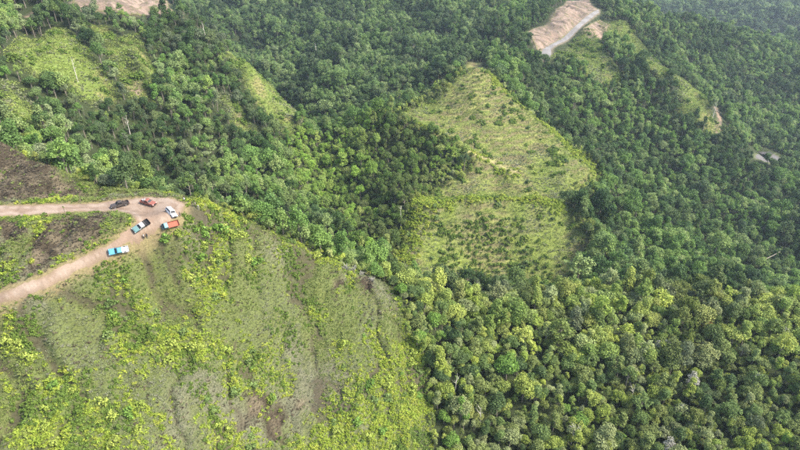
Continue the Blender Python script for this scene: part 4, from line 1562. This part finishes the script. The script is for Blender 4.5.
def suv(label, place_at, mat):
    root = link('car', None, label=label, cat='car', group='vehicles on the turning place')
    prof = [(-2.25, 0.45), (-1.95, 0.45)] + ARCH[1:-1] + [(-1.2, 0.42), (0.85, 0.42)] + [(x_ - 0.35, z_) for x_, z_ in ARCHF[1:-1]] + [(1.65, 0.42), (2.18, 0.45), (2.24, 0.72), (2.12, 0.96), (0.95, 1.10), (-2.28, 1.12), (-2.3, 0.8)]
    bm_obj('body', lambda bm: side_prism(bm, prof, -0.91, 0.91, 0.25, 0.8), mat, root)
    prof2 = [(-2.26, 1.08), (1.0, 1.06), (0.28, 1.68), (0.0, 1.73), (-1.7, 1.72), (-2.0, 1.64)]
    bm_obj('cab', lambda bm: side_prism(bm, prof2, -0.85, 0.85, 0.22, 1.08), mat, root)
    glasshouse(root, -2.27, 1.01, -1.93, 0.24, 1.07, 1.70, 0.858, 0.735, (0.03, 0.28, 0.6, 0.94))
    bm_obj('bumper', lambda bm: box_bm(bm, 2.16, 2.3, -0.86, 0.86, 0.42, 0.6, None, 0.04), TRIM, root)
    bm_obj('bumper', lambda bm: box_bm(bm, -2.4, -2.28, -0.86, 0.86, 0.42, 0.6, None, 0.04), TRIM, root)
    bm_obj('grille', lambda bm: box_bm(bm, 2.2, 2.26, -0.45, 0.45, 0.68, 0.86, None, 0.015), TRIM, root)
    for s in (-1, 1):
        bm_obj('roof_rail', lambda bm: box_bm(bm, -1.6, 0.0, s * 0.62 - 0.02, s * 0.62 + 0.02, 1.73, 1.79), TRIM, root)
    lamps(root, 2.2, -2.3, 0.82, 0.9)
    wheels(root, (1.25, -1.6))
    place(root, *place_at)


suv('white car with dark windscreen facing down the turning place', (170.8, 213.5, 175, 219), P_WHITE)


def small_truck(label, place_at):
    root = link('small_truck', None, label=label, cat='truck', group='vehicles on the turning place')
    bm_obj('chassis', lambda bm: box_bm(bm, -2.5, 2.0, -0.4, 0.4, 0.42, 0.68), TRIM, root)
    prof = [(0.85, 0.5), (1.25, 0.5), (1.3, 0.8), (2.0, 0.8), (2.05, 0.45), (2.25, 0.48), (2.25, 1.12), (1.95, 1.86), (1.7, 1.93), (0.95, 1.93), (0.85, 1.85)]
    bm_obj('cab', lambda bm: side_prism(bm, prof, -0.85, 0.85, 0.12, 1.1), P_AQUA, root)
    glasshouse(root, 0.84, 2.26, 0.84, 1.93, 1.12, 1.88, 0.86, 0.78, (0.08, 0.85))
    def tray(bm):
        box_bm(bm, -2.6, 0.7, -0.92, 0.92, 0.72, 0.84)
    bm_obj('tray', tray, P_ORANGE, root)
    for s in (-1, 1):
        for k in range(3):
            bm_obj('side_board', lambda bm: box_bm(bm, -2.58, 0.68, s * 0.89 - 0.025, s * 0.89 + 0.025, 0.86 + 0.17 * k, 1.0 + 0.17 * k), P_ORANGE, root)
        for k in range(4):
            bm_obj('stanchion', lambda bm: box_bm(bm, -2.5 + 1.0 * k, -2.43 + 1.0 * k, s * 0.94 - 0.02, s * 0.94 + 0.02, 0.8, 1.4), TRIM, root)
    bm_obj('tail_board', lambda bm: box_bm(bm, -2.64, -2.6, -0.86, 0.86, 0.86, 1.36), P_ORANGE, root)
    bm_obj('head_board', lambda bm: box_bm(bm, 0.70, 0.76, -0.86, 0.86, 0.86, 1.6), P_ORANGE, root)
    bm_obj('bumper', lambda bm: box_bm(bm, 2.2, 2.34, -0.85, 0.85, 0.42, 0.6, None, 0.03), TRIM, root)
    lamps(root, 2.25, -2.62, 0.85, 0.7, 0.6)
    wheels(root, (1.65, -1.6), 0.76)
    place(root, *place_at)


small_truck('small truck with blue-green cab and orange-red tray at the turning place edge', (168.8, 224.2, 161, 228))


# ------------------------------------------------------------------ people
SKIN = plain('skin', (0.30, 0.17, 0.11), 0.6)
HAIR = plain('black_hair', (0.015, 0.012, 0.01), 0.6)
EYE = plain('eye', (0.03, 0.02, 0.015), 0.3)


def person(px, py, face_px, shirt, trousers, label, h=1.68, arm=0.25, step=0.1, dz=0.06):
    x, y, z = cast(px, py, terrain_h)
    b = cast(*face_px, terrain_h)
    # skeleton with radii
    J = {'pelvis': (0, 0, 0.95, 0.13, 0.155), 'waist': (0, 0, 1.08, 0.11, 0.14), 'chest': (0.01, 0, 1.28, 0.12, 0.165), 'neck0': (0, 0, 1.42, 0.075, 0.10), 'neck': (0.01, 0, 1.50, 0.055, 0.055),
         'head0': (0.02, 0, 1.56, 0.08, 0.07), 'head1': (0.015, 0, 1.66, 0.10, 0.082), 'head2': (0.0, 0, 1.73, 0.07, 0.06)}
    E = [('pelvis', 'waist'), ('waist', 'chest'), ('chest', 'neck0'), ('neck0', 'neck'), ('neck', 'head0'), ('head0', 'head1'), ('head1', 'head2')]
    for s, t in ((-1, 'r'), (1, 'l')):
        st = step * s
        J['hip' + t] = (0, 0.09 * s, 0.88, 0.095, 0.095)
        J['knee' + t] = (0.03 + st, 0.10 * s, 0.49, 0.062, 0.062)
        J['ankle' + t] = (st * 1.2, 0.10 * s, 0.09, 0.042, 0.042)
        J['toe' + t] = (0.17 + st * 1.2, 0.115 * s, 0.035, 0.036, 0.045)
        J['sh' + t] = (0, 0.185 * s, 1.38, 0.06, 0.06)
        J['el' + t] = (-0.03 - st * 0.5, 0.235 * s, 1.11, 0.042, 0.042)
        J['wr' + t] = (0.06 + arm * 0.5 - st, 0.245 * s, 0.88 + arm * 0.3, 0.03, 0.03)
        J['palm' + t] = (0.09 + arm * 0.6 - st, 0.245 * s, 0.80 + arm * 0.3, 0.038, 0.022)
        E += [('pelvis', 'hip' + t), ('hip' + t, 'knee' + t), ('knee' + t, 'ankle' + t), ('ankle' + t, 'toe' + t), ('neck0', 'sh' + t), ('sh' + t, 'el' + t), ('el' + t, 'wr' + t), ('wr' + t, 'palm' + t)]
    names = list(J)
    me = bpy.data.meshes.new('skeleton')
    me.from_pydata([J[k_][:3] for k_ in names], [(names.index(a_), names.index(b_)) for a_, b_ in E], [])
    tmp = bpy.data.objects.new('skeleton', me)
    col.objects.link(tmp)
    md = tmp.modifiers.new('skin', 'SKIN')
    for i, k_ in enumerate(names):
        sv = me.skin_vertices[0].data[i]
        sv.radius = J[k_][3:]
        sv.use_root = k_ == 'pelvis'
    tmp.modifiers.new('sub', 'SUBSURF').levels = 1
    dg = bpy.context.evaluated_depsgraph_get()
    bm = bmesh.new()
    bm.from_mesh(bpy.data.meshes.new_from_object(tmp.evaluated_get(dg)))
    bpy.data.objects.remove(tmp)
    for f in bm.faces:
        c = f.calc_center_median()
        arm_ = abs(c.y) > 0.19
        if c.z < 0.06:
            f.material_index = 3
        elif c.z > 1.47:
            f.material_index = 3 if (c.z > 1.685 or (c.x < -0.01 and c.z > 1.55)) else 0
        elif arm_ and c.z < 1.12:
            f.material_index = 0
        elif c.z < 0.97:
            f.material_index = 2
        else:
            f.material_index = 1
        f.smooth = True
    # fingers, nose and ears grow out of the same mesh
    def add(V, F, mi):
        vs = [bm.verts.new(v) for v in V]
        for q in F:
            f = bm.faces.new([vs[k_] for k_ in q])
            f.material_index = mi
            f.smooth = True
    for s, t in ((-1, 'r'), (1, 'l')):
        p, w = np.array(J['palm' + t][:3]), np.array(J['wr' + t][:3])
        d = (p - w) / np.linalg.norm(p - w)
        for k_ in range(4):
            o = p + np.array([0.024 - 0.016 * k_, 0, 0]) + d * 0.01
            L_ = (0.062, 0.072, 0.068, 0.052)[k_]
            add(*tube([o, o + d * L_ * 0.6, o + d * L_ + np.array([0, -0.02 * s, 0])], [0.0085, 0.008, 0.006], 5), 0)
        o = p + np.array([0.03, -0.01 * s, 0.03])
        add(*tube([o, o + d * 0.03 + np.array([0.02, 0, 0]), o + d * 0.055 + np.array([0.022, -0.01 * s, 0])], [0.010, 0.009, 0.006], 5), 0)
        add(*tube([(0.0, 0.072 * s, 1.61), (0.0, 0.09 * s, 1.635), (0.0, 0.08 * s, 1.665)], [0.01, 0.016, 0.008], 5), 0)
        add(*tube([(0.085, 0.03 * s, 1.645), (0.108, 0.03 * s, 1.645)], [0.012, 0.006], 6), 4)
    add(*tube([(0.09, 0, 1.655), (0.118, 0, 1.625), (0.1, 0, 1.61)], [0.009, 0.015, 0.010], 5), 0)
    add(*tube([(0.093, -0.025, 1.585), (0.103, 0, 1.585), (0.093, 0.025, 1.585)], [0.005, 0.008, 0.005], 5), 4)
    out = bpy.data.meshes.new('person')
    bm.to_mesh(out)
    bm.free()
    for m_ in (SKIN, shirt, trousers, HAIR, EYE):
        out.materials.append(m_)
    o = link('person', out, loc=(x, y, z + dz), label=label, cat='person', group='people by the turning place')
    o.scale = (h / 1.79,) * 3
    o.rotation_euler = (0, 0, math.atan2(b[1] - y, b[0] - x))
    return o


C_WHITE = plain('white_cotton', (0.6, 0.6, 0.58), 0.85)
C_DARK = plain('dark_cloth', (0.03, 0.03, 0.035), 0.9)
C_NAVY = plain('navy_cloth', (0.03, 0.04, 0.075), 0.9)
C_GREY = plain('grey_cloth', (0.18, 0.18, 0.17), 0.9)
C_RED = plain('red_cloth', (0.35, 0.05, 0.04), 0.9)
person(144.5, 239.5, (130, 236), C_WHITE, C_DARK, 'person in white top and dark trousers standing at the lower road edge', 1.7)
person(147.5, 238.6, (150, 228), C_DARK, C_NAVY, 'person in dark clothes beside the white-topped person at the road edge', 1.65)
person(180.3, 217.0, (170, 214), C_NAVY, C_DARK, 'person in navy standing right of the white car', 1.7)
person(184.8, 202.5, (176, 208), C_WHITE, C_DARK, 'person in white at the back rim of the turning place', 1.72)
person(192.6, 206.8, (184, 208), C_DARK, C_DARK, 'person in black on the grass beyond the turning place, leftmost of three', 1.7)
person(195.8, 207.2, (204, 212), C_GREY, C_DARK, 'person in grey on the grass beyond the turning place, between two others', 1.7)
person(198.8, 209.8, (190, 208), C_WHITE, C_GREY, 'person in white on the grass beyond the turning place, rightmost of three', 1.72)

# ------------------------------------------------------------------ humid air
HAZE_DENSITY = 0.00011
lo_, hi_ = TERRAIN_BOUNDS
m, nt, b = new_mat('humid_air')
nt.nodes.remove(b)
pv = nt.nodes.new('ShaderNodeVolumePrincipled')
pv.inputs['Color'].default_value = (0.72, 0.88, 1.0, 1)
pv.inputs['Density'].default_value = HAZE_DENSITY
pv.inputs['Anisotropy'].default_value = 0.2
nt.links.new(pv.outputs[0], nt.nodes['Material Output'].inputs['Volume'])
top = max(float(hi_[2]), CAMZ) + 30
bm_obj('haze', lambda bm: box_bm(bm, lo_[0] - 5, hi_[0] + 5, lo_[1] - 5, hi_[1] + 5, lo_[2] - 1, top), m, None, kind='stuff', label='thin bluish haze over the hills')
